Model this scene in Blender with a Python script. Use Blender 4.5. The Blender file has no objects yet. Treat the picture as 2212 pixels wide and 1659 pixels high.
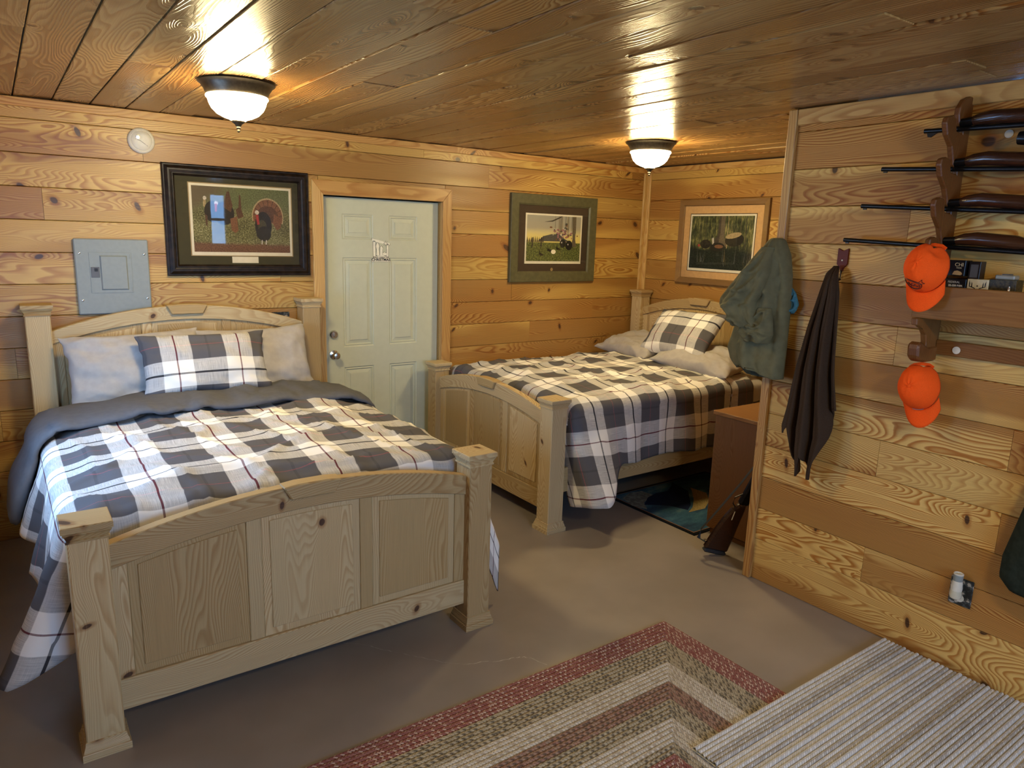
import bpy, bmesh, math, random
from mathutils import Vector, Matrix, noise
random.seed(7)
scene = bpy.context.scene
COL = scene.collection
# ------------------------------------------------------------------ camera
CAM = Vector((-4.9493, -4.8217, 1.8104))
FPX = 1544.32
_y, _p, _r = math.radians(35.855), math.radians(-11.6169), math.radians(1.7817)
_fw = Vector((math.sin(_y)*math.cos(_p), math.cos(_y)*math.cos(_p), math.sin(_p)))
_rt = Vector((math.cos(_y), -math.sin(_y), 0)); _up = _rt.cross(_fw)
_R = _rt*math.cos(_r) + _up*math.sin(_r); _U = -_rt*math.sin(_r) + _up*math.cos(_r)
cd = bpy.data.cameras.new('camera'); cam = bpy.data.objects.new('camera', cd); COL.objects.link(cam)
cam.matrix_world = Matrix(((_R.x, _U.x, -_fw.x, CAM.x), (_R.y, _U.y, -_fw.y, CAM.y), (_R.z, _U.z, -_fw.z, CAM.z), (0, 0, 0, 1)))
cd.sensor_fit = 'HORIZONTAL'; cd.sensor_width = 36; cd.lens = FPX/2212*36; cd.clip_start = .05
scene.camera = cam
# ------------------------------------------------------------------ daylight, exposure
LAMP_STRENGTH = 118.0
LAMP_COLOR = (1.0, .81, .43)
SKY = (.27, .54, 1.0); SKY_STRENGTH = 16.0
w = bpy.data.worlds.new('sky'); scene.world = w; w.use_nodes = True
w.node_tree.nodes['Background'].inputs[0].default_value = (*SKY, 1)
w.node_tree.nodes['Background'].inputs[1].default_value = SKY_STRENGTH
scene.view_settings.view_transform = 'Standard'; scene.view_settings.look = 'None'
scene.view_settings.exposure = 0.28; scene.view_settings.gamma = 1.0
scene.view_settings.use_curve_mapping = False
LW = -5.18; BW = -6.9; H = 2.4594; PX = -1.6876; PY = -2.587
# window openings: (wall, a0, a1, z0, z1)
WIN_L1 = (-2.1, -.95, .95, 1.65)
WIN_B = (-2.23, -1.98, 1.55, 2.32)
WIN_FILL = (-4.5, -3.05, .85, 2.15)  # invented opening behind the camera, added to let in more fill daylight
def portal(loc, rot, sx, sy):
    l = bpy.data.lights.new('window_portal', 'AREA'); l.shape = 'RECTANGLE'; l.size = sx; l.size_y = sy
    l.cycles.is_portal = True
    o = bpy.data.objects.new('window_portal', l); COL.objects.link(o); o.location = loc; o.rotation_euler = rot
for y0, y1, z0, z1 in (WIN_L1,):
    portal((LW-.06, (y0+y1)/2, (z0+z1)/2), (0, -math.pi/2, 0), z1-z0, y1-y0)
for w0, w1, z0, z1 in (WIN_B, WIN_FILL): portal(((w0+w1)/2, BW-.06, (z0+z1)/2), (math.pi/2, 0, 0), w1-w0, z1-z0)

# ------------------------------------------------------------------ node expression helper
class X:
    def __init__(s, nt, so): s.nt, s.so = nt, so
    def _m(s, op, *o):
        n = s.nt.nodes.new('ShaderNodeMath'); n.operation = op
        for i, a in enumerate((s,)+o):
            if isinstance(a, X): s.nt.links.new(a.so, n.inputs[i])
            else: n.inputs[i].default_value = a
        return X(s.nt, n.outputs[0])
    def __add__(s, o): return s._m('ADD', o)
    __radd__ = __add__
    def __sub__(s, o): return s._m('SUBTRACT', o)
    def __rsub__(s, o): return (s*-1.0)+o
    def __mul__(s, o): return s._m('MULTIPLY', o)
    __rmul__ = __mul__
    def __truediv__(s, o): return s._m('DIVIDE', o)
    def fract(s): return s._m('FRACT')
    def abs(s): return s._m('ABSOLUTE')
    def sqrt(s): return s._m('SQRT')
    def sin(s): return s._m('SINE')
    def exp(s): return s._m('EXPONENT')
    def gt(s, o): return s._m('GREATER_THAN', o)
    def lt(s, o): return s._m('LESS_THAN', o)
    def min(s, o): return s._m('MINIMUM', o)
    def max(s, o): return s._m('MAXIMUM', o)
    def pow(s, o): return s._m('POWER', o)
    def sm(s, a, b, c=0., d=1.):
        n = s.nt.nodes.new('ShaderNodeMapRange'); n.interpolation_type = 'SMOOTHSTEP'
        s.nt.links.new(s.so, n.inputs[0])
        for i, v in enumerate((a, b, c, d)):
            if isinstance(v, X): s.nt.links.new(v.so, n.inputs[1+i])
            else: n.inputs[1+i].default_value = v
        return X(s.nt, n.outputs[0])
def vec(nt, *c):
    n = nt.nodes.new('ShaderNodeCombineXYZ')
    for i, a in enumerate(c):
        if isinstance(a, X): nt.links.new(a.so, n.inputs[i])
        else: n.inputs[i].default_value = a
    return n.outputs[0]
def nz(nt, v, scale=1., detail=2., rough=.5, color=False):
    n = nt.nodes.new('ShaderNodeTexNoise'); n.inputs['Scale'].default_value = scale
    n.inputs['Detail'].default_value = detail; n.inputs['Roughness'].default_value = rough
    nt.links.new(v, n.inputs['Vector']); return n.outputs['Color'] if color else X(nt, n.outputs[0])
def ramp(nt, f, stops):
    n = nt.nodes.new('ShaderNodeValToRGB'); nt.links.new(f.so, n.inputs[0]); e = n.color_ramp.elements
    while len(e) < len(stops): e.new(.5)
    for i, (p, c) in enumerate(stops):
        e[i].position = p; e[i].color = (c, c, c, 1) if not isinstance(c, tuple) else (*c, 1)
    return n.outputs[0]
def mix(nt, f, a, b, mode='MIX'):
    n = nt.nodes.new('ShaderNodeMix'); n.data_type = 'RGBA'; n.blend_type = mode
    for so, v in ((n.inputs[0], f), (n.inputs[6], a), (n.inputs[7], b)):
        if isinstance(v, X): nt.links.new(v.so, so)
        elif isinstance(v, (int, float)): so.default_value = v
        elif isinstance(v, tuple): so.default_value = (*v, 1)
        else: nt.links.new(v, so)
    return n.outputs[2]
def new(name, rough=.5, metal=0., spec=.5):
    m = bpy.data.materials.new(name); m.use_nodes = True; nt = m.node_tree
    b = nt.nodes['Principled BSDF']; b.inputs['Roughness'].default_value = rough
    b.inputs['Metallic'].default_value = metal; b.inputs['Specular IOR Level'].default_value = spec
    return m, nt, b
def setc(nt, b, c): nt.links.new(c, b.inputs['Base Color'])
def bump(nt, b, h, dist=.002, st=.5):
    n = nt.nodes.new('ShaderNodeBump'); n.inputs['Distance'].default_value = dist; n.inputs['Strength'].default_value = st
    nt.links.new(h.so, n.inputs['Height']); nt.links.new(n.outputs[0], b.inputs['Normal'])
def coords(nt, kind='Object'):
    t = nt.nodes.new('ShaderNodeTexCoord'); s = nt.nodes.new('ShaderNodeSeparateXYZ'); nt.links.new(t.outputs[kind], s.inputs[0])
    return [X(nt, s.outputs[i]) for i in range(3)]
def plain(name, c, rough=.5, metal=0., spec=.5, var=.06, scale=40., bmp=0.):
    m, nt, b = new(name, rough, metal, spec)
    t = nt.nodes.new('ShaderNodeTexCoord'); n = nz(nt, t.outputs['Object'], scale, 3.)
    setc(nt, b, mix(nt, n.sm(.3, .7), tuple(max(0, v*(1-var)) for v in c), tuple(min(1, v*(1+var)) for v in c)))
    if bmp: bump(nt, b, n, bmp, .6)
    return m
def wood(name, axis, sap, heart, knot, freq=1., contrast=.7, rough=.42, tone=.2, kprob=.35, heartp=.5, spec=.4, kscale=1., bm=.0008, late_c=(.62, .40, .22)):
    """flat-sawn pine: growth rings are contour lines of a field stretched along the grain, bulging round knots"""
    m, nt, b = new(name, rough, 0, spec)
    x, y, z = coords(nt)
    g, a, d = {'X': (x, y, z), 'Y': (y, x, z), 'Z': (z, x, y)}[axis]
    oi = nt.nodes.new('ShaderNodeObjectInfo'); r = X(nt, oi.outputs['Random'])
    r2 = (r*17.13).fract(); r3 = (r*91.71).fract(); r4 = (r*311.17).fract()
    gg = g + r*23.0
    n2 = nz(nt, vec(nt, gg*7., a*22., d*22.+r3*40.), 1., 2.)-.5
    # knots
    kx, ky = 2.6/kscale, 4.4/kscale
    px = gg*kx; py = (a+d+r2*3.)*ky
    vo = nt.nodes.new('ShaderNodeTexVoronoi'); vo.voronoi_dimensions = '2D'; vo.inputs['Scale'].default_value = 1.; vo.inputs['Randomness'].default_value = .85
    nt.links.new(vec(nt, px, py, 0.), vo.inputs['Vector'])
    sp = nt.nodes.new('ShaderNodeSeparateXYZ'); nt.links.new(vo.outputs['Position'], sp.inputs[0])
    sc = nt.nodes.new('ShaderNodeSeparateColor'); nt.links.new(vo.outputs['Color'], sc.inputs[0])
    c0, c1, c2 = (X(nt, sc.outputs[i]) for i in range(3))
    en = c0.lt(kprob)
    dx = (px-X(nt, sp.outputs[0]))/kx; dy = (py-X(nt, sp.outputs[1]))/ky
    dyk = dy+dx*(c2-.5)*1.6
    ka = (c1*c1*.020+.009)*kscale; kb = (c2*.013+.008)*kscale
    dk = ((dx/ka)*(dx/ka)+(dyk/kb)*(dyk/kb)).sqrt()*(n2*.9+1.)
    core = dk.sm(.75, 1.15, 1., 0.)*en
    rim = dk.sm(1.1, 2.2, 1., 0.)*en
    D = (((dx*11.)*(dx*11.)+(dy*30.)*(dy*30.))*-1.).exp()*en
    nA = nz(nt, vec(nt, gg*.75, a*4.2+r2*9., d*4.2+r3*40.), 1., 2., .4)-.5
    nB = nz(nt, vec(nt, gg*.5+9., a*3., d*3.+r4*40.), 1., 1.)
    ring = (nA*(r3*16.+9.)+(a+d)*(r2*34.+8.))*freq+D*4.5+n2*.45
    fr = ring.fract()
    late = X(nt, ramp(nt, fr, [(0., .05), (.35, .18), (.78, 1.), (.92, .8), (1., .05)]))
    fib = nz(nt, vec(nt, gg*5., a*240., d*240.+r*7.), 1., 2.)
    hm = (nA*1.1+(a+d)*(r4-.5)*7.+(r2-.5)*.7+(heartp-.5)).sm(-.06, .10)
    c = mix(nt, hm, sap, heart)
    dark = mix(nt, 1., c, late_c, 'MULTIPLY')
    c = mix(nt, late*contrast*(nB.sm(.3, .62)*.6+.4), c, dark)
    c = mix(nt, rim*.6, c, mix(nt, 1., c, (.55, .33, .18), 'MULTIPLY'))
    c = mix(nt, core*(fib*.6+.65).min(1.), c, knot)
    v = (fib*.28+.86)*((r-.5)*tone+1.)*((nB-.5)*.35+1.)
    c = mix(nt, 1., c, vec(nt, v, v, v*((r3-.5)*tone*.35+1.)), 'MULTIPLY')
    setc(nt, b, c)
    bump(nt, b, late*.5+fib*.5-core*.6, bm, .6)
    return m
KN = (.055, .022, .008)
M = {}
LC = (.53, .29, .12)
M['plank_wall'] = wood('amber_pine_plank', 'X', (.53, .338, .092), (.37, .198, .050), KN, 3.3, .9, .38, .18, .56, .5, .45, 1.15, .0008, LC)
M['plank_part'] = wood('pale_pine_plank', 'X', (.70, .46, .145), (.47, .25, .066), KN, 3.4, 1., .45, .12, .48, .6, .25, 1.25, .0008, LC)
M['plank_ceil'] = wood('varnished_ceiling_plank', 'X', (.36, .220, .080), (.27, .148, .048), KN, 1.9, .95, .26, .18, .45, .5, .5, 1.0, .0016, LC)
M['trim_x'] = wood('trim_pine_x', 'X', (.62, .40, .14), (.52, .29, .085), KN, 1.3, .8, .38, .12, .22, .35, .4, 1., .0008, LC)
M['trim_z'] = wood('trim_pine_z', 'Z', (.60, .39, .14), (.50, .28, .085), KN, 1.3, .8, .4, .12, .22, .35, .4, 1., .0008, LC)
M['trim_y'] = wood('trim_pine_y', 'Y', (.60, .41, .16), (.50, .30, .10), KN, 1.3, .8, .4, .12, .22, .35, .4, 1., .0008, LC)
bs, bh, bk = (.54, .415, .225), (.43, .31, .148), (.06, .026, .012)
for ax in 'XYZ':
    M['bed_'+ax.lower()] = wood('bed_pine_'+ax.lower(), ax, bs, bh, bk, 3.2, .68, .5, .12, .22, .45, .35, .85, .0008, (.62, .44, .26))
M['walnut_z'] = wood('dark_dresser_veneer', 'Z', (.17, .078, .027), (.11, .048, .016), (.04, .015, .006), 7., .7, .5, .1, .0, .5, .15)
M['dresser_top'] = wood('dresser_top_veneer', 'Y', (.32, .16, .052), (.25, .115, .035), (.04, .015, .006), 3., .5, .45, .1, .0, .5, .2)
M['rack_x'] = wood('rack_stain_x', 'Y', (.26, .12, .032), (.19, .08, .02), (.05, .02, .008), 2.5, .6, .5, .1, .03, .5, .2)
M['rack_z'] = wood('rack_stain_z', 'Z', (.20, .082, .022), (.15, .055, .014), (.05, .02, .008), 2.5, .5, .4, .1, .0, .5, .3)
M['stock'] = wood('gunstock_walnut', 'Y', (.055, .02, .009), (.035, .012, .006), (.01, .005, .003), 2., .4, .22, .2, .0, .5, .6)
M['floor'] = plain('brown_painted_concrete', (.275, .23, .195), .30, 0, .45, .08, 3.0)
M['door'] = plain('sage_door_paint', (.52, .525, .385), .45, 0, .3, .02, 20)
M['door_jamb'] = M['trim_z']
M['chrome'] = plain('satin_nickel', (.62, .60, .56), .22, 1., .5, .05)
M['bronze'] = plain('dark_bronze', (.05, .038, .026), .38, .8, .5, .2, 60)
M['grey_steel'] = plain('grey_panel_enamel', (.24, .265, .26), .45, 0, .4, .03)
M['grey_dark'] = plain('dark_grey_plastic', (.10, .10, .11), .5)
M['white_plastic'] = plain('ivory_plastic', (.66, .62, .52), .45, 0, .4, .04)
M['gunmetal'] = plain('blued_gun_steel', (.012, .012, .013), .28, .6, .5, .2)
M['black_rubber'] = plain('black_rubber', (.012, .013, .016), .6)
M['black_box'] = plain('black_card', (.012, .012, .014), .35)
M['blackink'] = plain('black_ink', (.008, .008, .010), .5)
M['whiteink'] = plain('white_ink', (.75, .73, .68), .5)
M['cream_card'] = plain('cream_card', (.78, .66, .40), .5)
M['slate_blue'] = plain('blue_cloth', (.055, .16, .21), .9, 0, .1, .15, 80)
M['red_plaque'] = plain('dark_red_plaque', (.11, .014, .010), .5, 0, .25)
M['orange'] = plain('blaze_orange_twill', (.95, .098, .008), .85, 0, .15, .05, 300, .0004)
M['towel'] = plain('dark_brown_terry', (.050, .030, .018), .95, 0, .1, .25, 500, .002)
M['jacket'] = plain('olive_canvas', (.135, .120, .062), .85, 0, .1, .10, 25, .0006)
M['jacket_in'] = plain('dark_green_lining', (.025, .030, .018), .9)
M['dark_green'] = plain('dark_green_cloth', (.022, .028, .020), .9, 0, .1, .2, 40)
M['sheet'] = plain('taupe_grey_cotton', (.40, .365, .33), .9, 0, .1, .04, 30, .001)
M['cuff'] = plain('charcoal_cotton', (.10, .098, .105), .85, 0, .15, .06, 30, .001)
M['mattress'] = plain('white_ticking', (.55, .55, .55), .9)
M['dark_under'] = plain('dark_box_spring', (.03, .03, .035), .9)
M['crack'] = plain('pale_crack', (.62, .57, .52), .8)
def glass_mat():
    m, nt, b = new('picture_glass', .03)
    nt.nodes.remove(b); out = nt.nodes['Material Output']
    t = nt.nodes.new('ShaderNodeBsdfTransparent'); gl = nt.nodes.new('ShaderNodeBsdfGlossy'); gl.inputs['Roughness'].default_value = .015
    f = nt.nodes.new('ShaderNodeFresnel'); f.inputs[0].default_value = 1.45
    t2 = nt.nodes.new('ShaderNodeTexCoord'); n = nz(nt, t2.outputs['Object'], 3., 1.)
    fr = X(nt, f.outputs[0])*(n*.1+.95)
    mx = nt.nodes.new('ShaderNodeMixShader'); nt.links.new(fr.so, mx.inputs[0]); nt.links.new(t.outputs[0], mx.inputs[1]); nt.links.new(gl.outputs[0], mx.inputs[2])
    nt.links.new(mx.outputs[0], out.inputs[0]); return m
M['glass'] = glass_mat()
def plaid(name, pu, pv, offu=0., offv=0.):
    m, nt, b = new(name, .88, 0, .12)
    u, v, _ = coords(nt, 'UV')
    uu = ((u-offu)/pu); vv = ((v-offv)/pv)
    wob = nz(nt, vec(nt, u*9., v*9., 0.), 1., 2.)-.5
    fu = uu.fract()-.5; fv = vv.fract()-.5      # 0 at the middle of a dark block
    du = (uu+.5).fract()-.5; dv = (vv+.5).fract()-.5   # 0 at the middle of a pale block
    W_, G_ = (.82, .78, .72), (.100, .094, .098)
    cu = mix(nt, du.abs().sm(.236, .246), W_, G_); cv = mix(nt, dv.abs().sm(.226, .236), W_, G_)
    thr = nz(nt, vec(nt, u*520., v*14., 0.), 1., 2.); thr2 = nz(nt, vec(nt, u*14., v*520., 3.), 1., 2.)
    th = ((thr*.7+thr2*.3)-.5)*1.15+.5
    cu = mix(nt, du.abs().sm(.010, .013, 1., 0.), cu, (.13, .022, .030))
    cu = mix(nt, fu.abs().sm(.016, .020, 1., 0.)*.5, cu, (.035, .032, .036))
    cv = mix(nt, dv.abs().sm(.014, .018, 1., 0.), cv, (.022, .022, .026))
    cv = mix(nt, fv.abs().sm(.005, .008, 1., 0.)*.8, cv, (.42, .10, .11))
    c = mix(nt, th.max(.2).min(.8), cu, cv)
    c = mix(nt, du.abs().sm(.010, .013, 1., 0.)*.55, c, (.13, .022, .030))
    c = mix(nt, dv.abs().sm(.014, .018, 1., 0.)*.5, c, (.022, .022, .026))
    setc(nt, b, c); bump(nt, b, nz(nt, vec(nt, u*7., v*7., 1.), 1., 4.)*.9+th*.1, .008, .35)
    return m
M['plaid'] = plaid('charcoal_plaid', .345, .34)
def camo(name):
    m, nt, b = new(name, .5)
    t = nt.nodes.new('ShaderNodeTexCoord'); n = nz(nt, t.outputs['Object'], 45., 2.)
    setc(nt, b, ramp(nt, n, [(0., (.01, .011, .010)), (.44, (.012, .013, .012)), (.47, (.05, .055, .05)), (.55, (.06, .062, .055)), (.58, (.38, .33, .27)), (1., (.45, .40, .33))])); return m
M['camo'] = camo('grey_camo')
def camo2(name):
    m, nt, b = new(name, .5)
    t = nt.nodes.new('ShaderNodeTexCoord'); n = nz(nt, t.outputs['Object'], 90., 3.)
    setc(nt, b, ramp(nt, n, [(0., (.02, .014, .006)), (.45, (.03, .022, .008)), (.55, (.075, .055, .018)), (1., (.05, .05, .02))])); return m
M['camo2'] = camo2('woodland_camo')

# ------------------------------------------------------------------ object helpers
def tag(o, label=None, cat=None, group=None, kind=None):
    if label: o['label'] = label
    if cat: o['category'] = cat
    if group: o['group'] = group
    if kind: o['kind'] = kind
    return o
def empty(name, loc=(0, 0, 0), rz=0., label=None, cat=None, group=None):
    o = bpy.data.objects.new(name, None); COL.objects.link(o); o.empty_display_size = .1
    o.location = loc; o.rotation_euler = (0, 0, rz); return tag(o, label, cat, group)
def link(name, me, mat, parent=None, smooth=False):
    if mat is not None and not me.materials: me.materials.append(mat)
    if smooth:
        for p in me.polygons: p.use_smooth = True
    o = bpy.data.objects.new(name, me); COL.objects.link(o)
    if parent: o.parent = parent
    return o
def mesh(name, v, f, mat, parent=None, smooth=False, uv=None):
    me = bpy.data.meshes.new(name); me.from_pydata(v, [], f); me.validate(); me.update()
    if uv is not None:
        l = me.uv_layers.new(name='UVMap')
        for lp in me.loops: l.data[lp.index].uv = uv[lp.vertex_index]
    return link(name, me, mat, parent, smooth)
class MB:
    def __init__(s): s.v, s.f = [], []
    def add(s, v, f):
        o = len(s.v); s.v += [tuple(q) for q in v]; s.f += [tuple(i+o for i in q) for q in f]; return s
    def box(s, a, b, c=None):
        (x0, x1), (y0, y1), (z0, z1) = a, b, c
        return s.add([(x0, y0, z0), (x1, y0, z0), (x1, y1, z0), (x0, y1, z0), (x0, y0, z1), (x1, y0, z1), (x1, y1, z1), (x0, y1, z1)],
                     [(0, 3, 2, 1), (4, 5, 6, 7), (0, 1, 5, 4), (1, 2, 6, 5), (2, 3, 7, 6), (3, 0, 4, 7)])
    def lathe(s, prof, c=(0, 0, 0), n=32, mat=None):
        v, f = [], []
        for r, z in prof:
            for i in range(n):
                t = 2*math.pi*i/n; p = Vector((r*math.cos(t), r*math.sin(t), z))
                if mat: p = mat @ p
                v.append((p.x+c[0], p.y+c[1], p.z+c[2]))
        for k in range(len(prof)-1):
            for i in range(n):
                j = (i+1) % n; f.append((k*n+i, k*n+j, (k+1)*n+j, (k+1)*n+i))
        f.append(tuple(range(n))[::-1]); f.append(tuple((len(prof)-1)*n+i for i in range(n)))
        return s.add(v, f)
    def tube(s, pts, r, n=10, flat=1.):
        pts = [Vector(p) for p in pts]; v, f = [], []
        rs = r if isinstance(r, (list, tuple)) else [r]*len(pts)
        ref = Vector((0, 0, 1))
        for k, p in enumerate(pts):
            t = (pts[min(k+1, len(pts)-1)]-pts[max(k-1, 0)]).normalized()
            if abs(t.dot(ref)) > .95: rf = Vector((1, 0, 0))
            else: rf = ref
            u = t.cross(rf).normalized(); w_ = u.cross(t)
            for i in range(n):
                a = 2*math.pi*i/n; q = p+u*(rs[k]*math.cos(a))+w_*(rs[k]*flat*math.sin(a)); v.append(q)
        for k in range(len(pts)-1):
            for i in range(n):
                j = (i+1) % n; f.append((k*n+i, k*n+j, (k+1)*n+j, (k+1)*n+i))
        f.append(tuple(range(n))[::-1]); f.append(tuple((len(pts)-1)*n+i for i in range(n)))
        return s.add(v, f)
    def prism(s, poly, fn, a, b):   # poly of 2d points; fn(p, q, h) -> xyz
        n = len(poly); v = [fn(p[0], p[1], a) for p in poly]+[fn(p[0], p[1], b) for p in poly]
        f = [tuple(range(n))[::-1], tuple(range(n, 2*n))]+[(i, (i+1) % n, n+(i+1) % n, n+i) for i in range(n)]
        return s.add(v, f)
    def sqloft(s, cx, cy, prof):    # square rings (half, z)
        v, f = [], []
        for h, z in prof: v += [(cx-h, cy-h, z), (cx+h, cy-h, z), (cx+h, cy+h, z), (cx-h, cy+h, z)]
        for k in range(len(prof)-1):
            for i in range(4):
                j = (i+1) % 4; f.append((k*4+i, k*4+j, k*4+4+j, k*4+4+i))
        f.append((3, 2, 1, 0)); k = (len(prof)-1)*4; f.append((k, k+1, k+2, k+3)); return s.add(v, f)
    def build(s, name, mat, parent=None, smooth=False, bevel=0., auto=None):
        me = bpy.data.meshes.new(name); me.from_pydata(s.v, [], s.f); me.update()
        bm = bmesh.new(); bm.from_mesh(me); bmesh.ops.recalc_face_normals(bm, faces=bm.faces)
        if bevel:
            ed = [e for e in bm.edges if len(e.link_faces) == 2 and e.calc_face_angle() > .5]
            bmesh.ops.bevel(bm, geom=ed, offset=bevel, segments=1, affect='EDGES', clamp_overlap=True)
        if smooth:
            for q in bm.faces: q.smooth = True
            for e in bm.edges:
                if len(e.link_faces) == 2 and e.calc_face_angle() > (auto or .7): e.smooth = False
        bm.to_mesh(me); bm.free(); return link(name, me, mat, parent)
def box(name, a, b, c, mat, parent=None, bevel=.002): return MB().box(a, b, c).build(name, mat, parent, bevel=bevel)
def text(name, s, size, mat, parent, mw, depth=.0004, bold=0.):
    cu = bpy.data.curves.new(name, 'FONT'); cu.body = s; cu.size = size; cu.extrude = depth; cu.align_x = 'CENTER'; cu.align_y = 'CENTER'; cu.offset = bold
    o = bpy.data.objects.new('tmp', cu); COL.objects.link(o)
    dg = bpy.context.evaluated_depsgraph_get(); me = bpy.data.meshes.new_from_object(o.evaluated_get(dg))
    bpy.data.objects.remove(o); me.name = name; me.materials.clear()
    r = link(name, me, mat, parent); r.matrix_local = mw; return r
def frame_mat(o, x, y):   # matrix with columns x, y, x*y, origin o
    x = Vector(x).normalized(); y = Vector(y).normalized(); z = x.cross(y)
    return Matrix(((x.x, y.x, z.x, o[0]), (x.y, y.y, z.y, o[1]), (x.z, y.z, z.z, o[2]), (0, 0, 0, 1)))
def ns(x, y, z=0.): return noise.noise(Vector((x, y, z)))
def sstep(a, b, x):
    t = max(0., min(1., (x-a)/(b-a))); return t*t*(3-2*t)
# ------------------------------------------------------------------ room shell
ZR = [0., .233]+[.056+.1767*k for k in range(2, 14)]+[H]
def plank_mesh(L, wd, t=.018, b=.0025):
    h = wd/2; pr = [(-h, 0), (-h, t-b), (-h+b, t), (h-b, t), (h, t-b), (h, 0)]; n = 6; l = L/2
    v = [(-l, y, z) for y, z in pr]+[(l, y, z) for y, z in pr]
    f = [(i, i+1, n+i+1, n+i) for i in range(n-1)]+[tuple(range(n))[::-1][::-1], tuple(range(2*n-1, n-1, -1))]
    me = bpy.data.meshes.new('plank'); me.from_pydata(v, [], f); me.update()
    bm = bmesh.new(); bm.from_mesh(me); bmesh.ops.recalc_face_normals(bm, faces=bm.faces); bm.to_mesh(me); bm.free(); return me
def plank(parent, mat, o, xd, yd, L, wd, proud=0.):
    mw = frame_mat(o, xd, yd); zz = Vector((mw[0][2], mw[1][2], mw[2][2]))
    ob = link('plank', plank_mesh(L, wd), mat, parent); mw.translation = Vector(o)+zz*(proud-.018); ob.matrix_local = mw; return ob
GAP = .0025
def struct(name, label, mb, mat, cat): return tag(mb.build(name, mat), label, cat, kind='structure')
DX0, DX1, DZ = -3.0985, -2.1685, 2.0526
mb = MB().box((LW-.1, DX0), (.018, .12), (0, H+.1)).box((DX1, .12), (.018, .12), (0, H+.1)).box((DX0, DX1), (.018, .12), (DZ, H+.1)).box((DX0-.05, DX1+.05), (.12, .16), (0, H+.1))
M['backing'] = plain('dark_backing', (.03, .015, .006), .9)
wallB = struct('wall_back', 'long back wall of amber pine planks behind the beds', mb, M['backing'], 'wall')
JW = {14: [-3.98, -1.872], 13: [-4.9, -2.324, -.2], 12: [-4.182, -1.748], 11: [-1.0], 10: [-4.7], 9: [-3.9, -.9], 8: [-5.2, -3.4], 7: [-4.4, -1.5], 6: [-3.7, -.6], 5: [-4.9, -1.3], 4: [-4.2], 3: [-5.0, -1.1], 2: [-3.6], 1: [-4.6], 0: [-5.1]}
for i in range(len(ZR)-1):
    z0, z1 = ZR[i], ZR[i+1]
    cuts = sorted([LW, 0.]+JW.get(i, []))
    segs = []
    for a, b in zip(cuts, cuts[1:]):
        if z0 < DZ-.05:
            if a < DX0-.03: segs.append((a, min(b, DX0-.03)))
            if b > DX1+.03: segs.append((max(a, DX1+.03), b))
        else: segs.append((a, b))
    if z0 < DZ+.095 < z1: plank(wallB, M['plank_wall'], ((DX0+DX1)/2, 0, (DZ+.09+z1)/2), (1, 0, 0), (0, 0, 1), DX1-DX0+.055, z1-DZ-.09-GAP, 0.)
    for a, b in segs:
        if b-a > .02: plank(wallB, M['plank_wall'], ((a+b)/2, 0, (z0+z1)/2), (1, 0, 0), (0, 0, 1), b-a-.0015, z1-z0-GAP, random.uniform(-.0015, .0008))
mb = MB().box((.018, .12), (-2.86, .018), (0, H+.1))
wallR = struct('wall_right', 'short amber pine plank wall behind the far headboard', mb, M['backing'], 'wall')
JR = {14: [-.9], 13: [-1.25], 12: [-2.1], 10: [-1.6], 8: [-.6], 6: [-1.9], 4: [-1.0]}
for i in range(len(ZR)-1):
    z0, z1 = ZR[i], ZR[i+1]; cuts = sorted([-2.75, 0.]+JR.get(i, []))
    for a, b in zip(cuts, cuts[1:]): plank(wallR, M['plank_wall'], (0, (a+b)/2, (z0+z1)/2), (0, -1, 0), (0, 0, 1), b-a-.0015, z1-z0-GAP, random.uniform(-.0015, .0008))
mb = MB().box((PX+.018, PX+.11), (BW, PY-.004), (0, H))
wallP = struct('wall_partition', 'paler pine plank partition wall carrying the gun rack', mb, M['backing'], 'wall')
JP = {14: [-3.237, -5.1], 13: [-4.6], 12: [-5.6], 11: [-4.3], 10: [-3.225, -5.2], 9: [-4.8], 8: [-5.4], 7: [-3.24, -4.9], 6: [-4.4], 5: [-3.75, -5.6], 4: [-3.232, -5.0], 3: [-3.757, -5.3], 2: [-4.5], 1: [-3.229, -4.9], 0: [-4.3]}
for i in range(len(ZR)-1):
    z0, z1 = ZR[i], ZR[i+1]; cuts = sorted([BW, PY-.045]+JP.get(i, []))
    for a, b in zip(cuts, cuts[1:]): plank(wallP, M['plank_part'], (PX, (a+b)/2, (z0+z1)/2), (0, -1, 0), (0, 0, 1), b-a-.0015, z1-z0-GAP*.8, random.uniform(-.001, .0006))
struct('wall_alcove', 'pine wall closing the bed alcove behind the dresser', MB().box((PX+.11, .018), (-2.86, -2.76), (0, H+.1)), M['trim_y'], 'wall')
def wall_win(name, label, fn, a0, a1, wins, mat):
    m_ = MB(); c = a0
    for (w0, w1, z0, z1) in sorted(wins):
        fn(m_, c, w0, 0, H+.1); fn(m_, w0, w1, 0, z0); fn(m_, w0, w1, z1, H+.1); c = w1
    fn(m_, c, a1, 0, H+.1); return struct(name, label, m_, mat, 'wall')
wl = wall_win('wall_left', 'left pine wall with one daylight window', lambda m_, a, b, z0, z1: m_.box((LW-.12, LW), (a, b), (z0, z1)), BW, .1, [WIN_L1], M['trim_y'])
wf = wall_win('wall_front', 'pine wall behind the viewer with a window', lambda m_, a, b, z0, z1: m_.box((a, b), (BW-.12, BW), (z0, z1)), LW-.1, PX+.11, [WIN_B, WIN_FILL], M['trim_x'])
M['winframe'] = plain('white_window_frame', (.7, .7, .68), .5)
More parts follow.
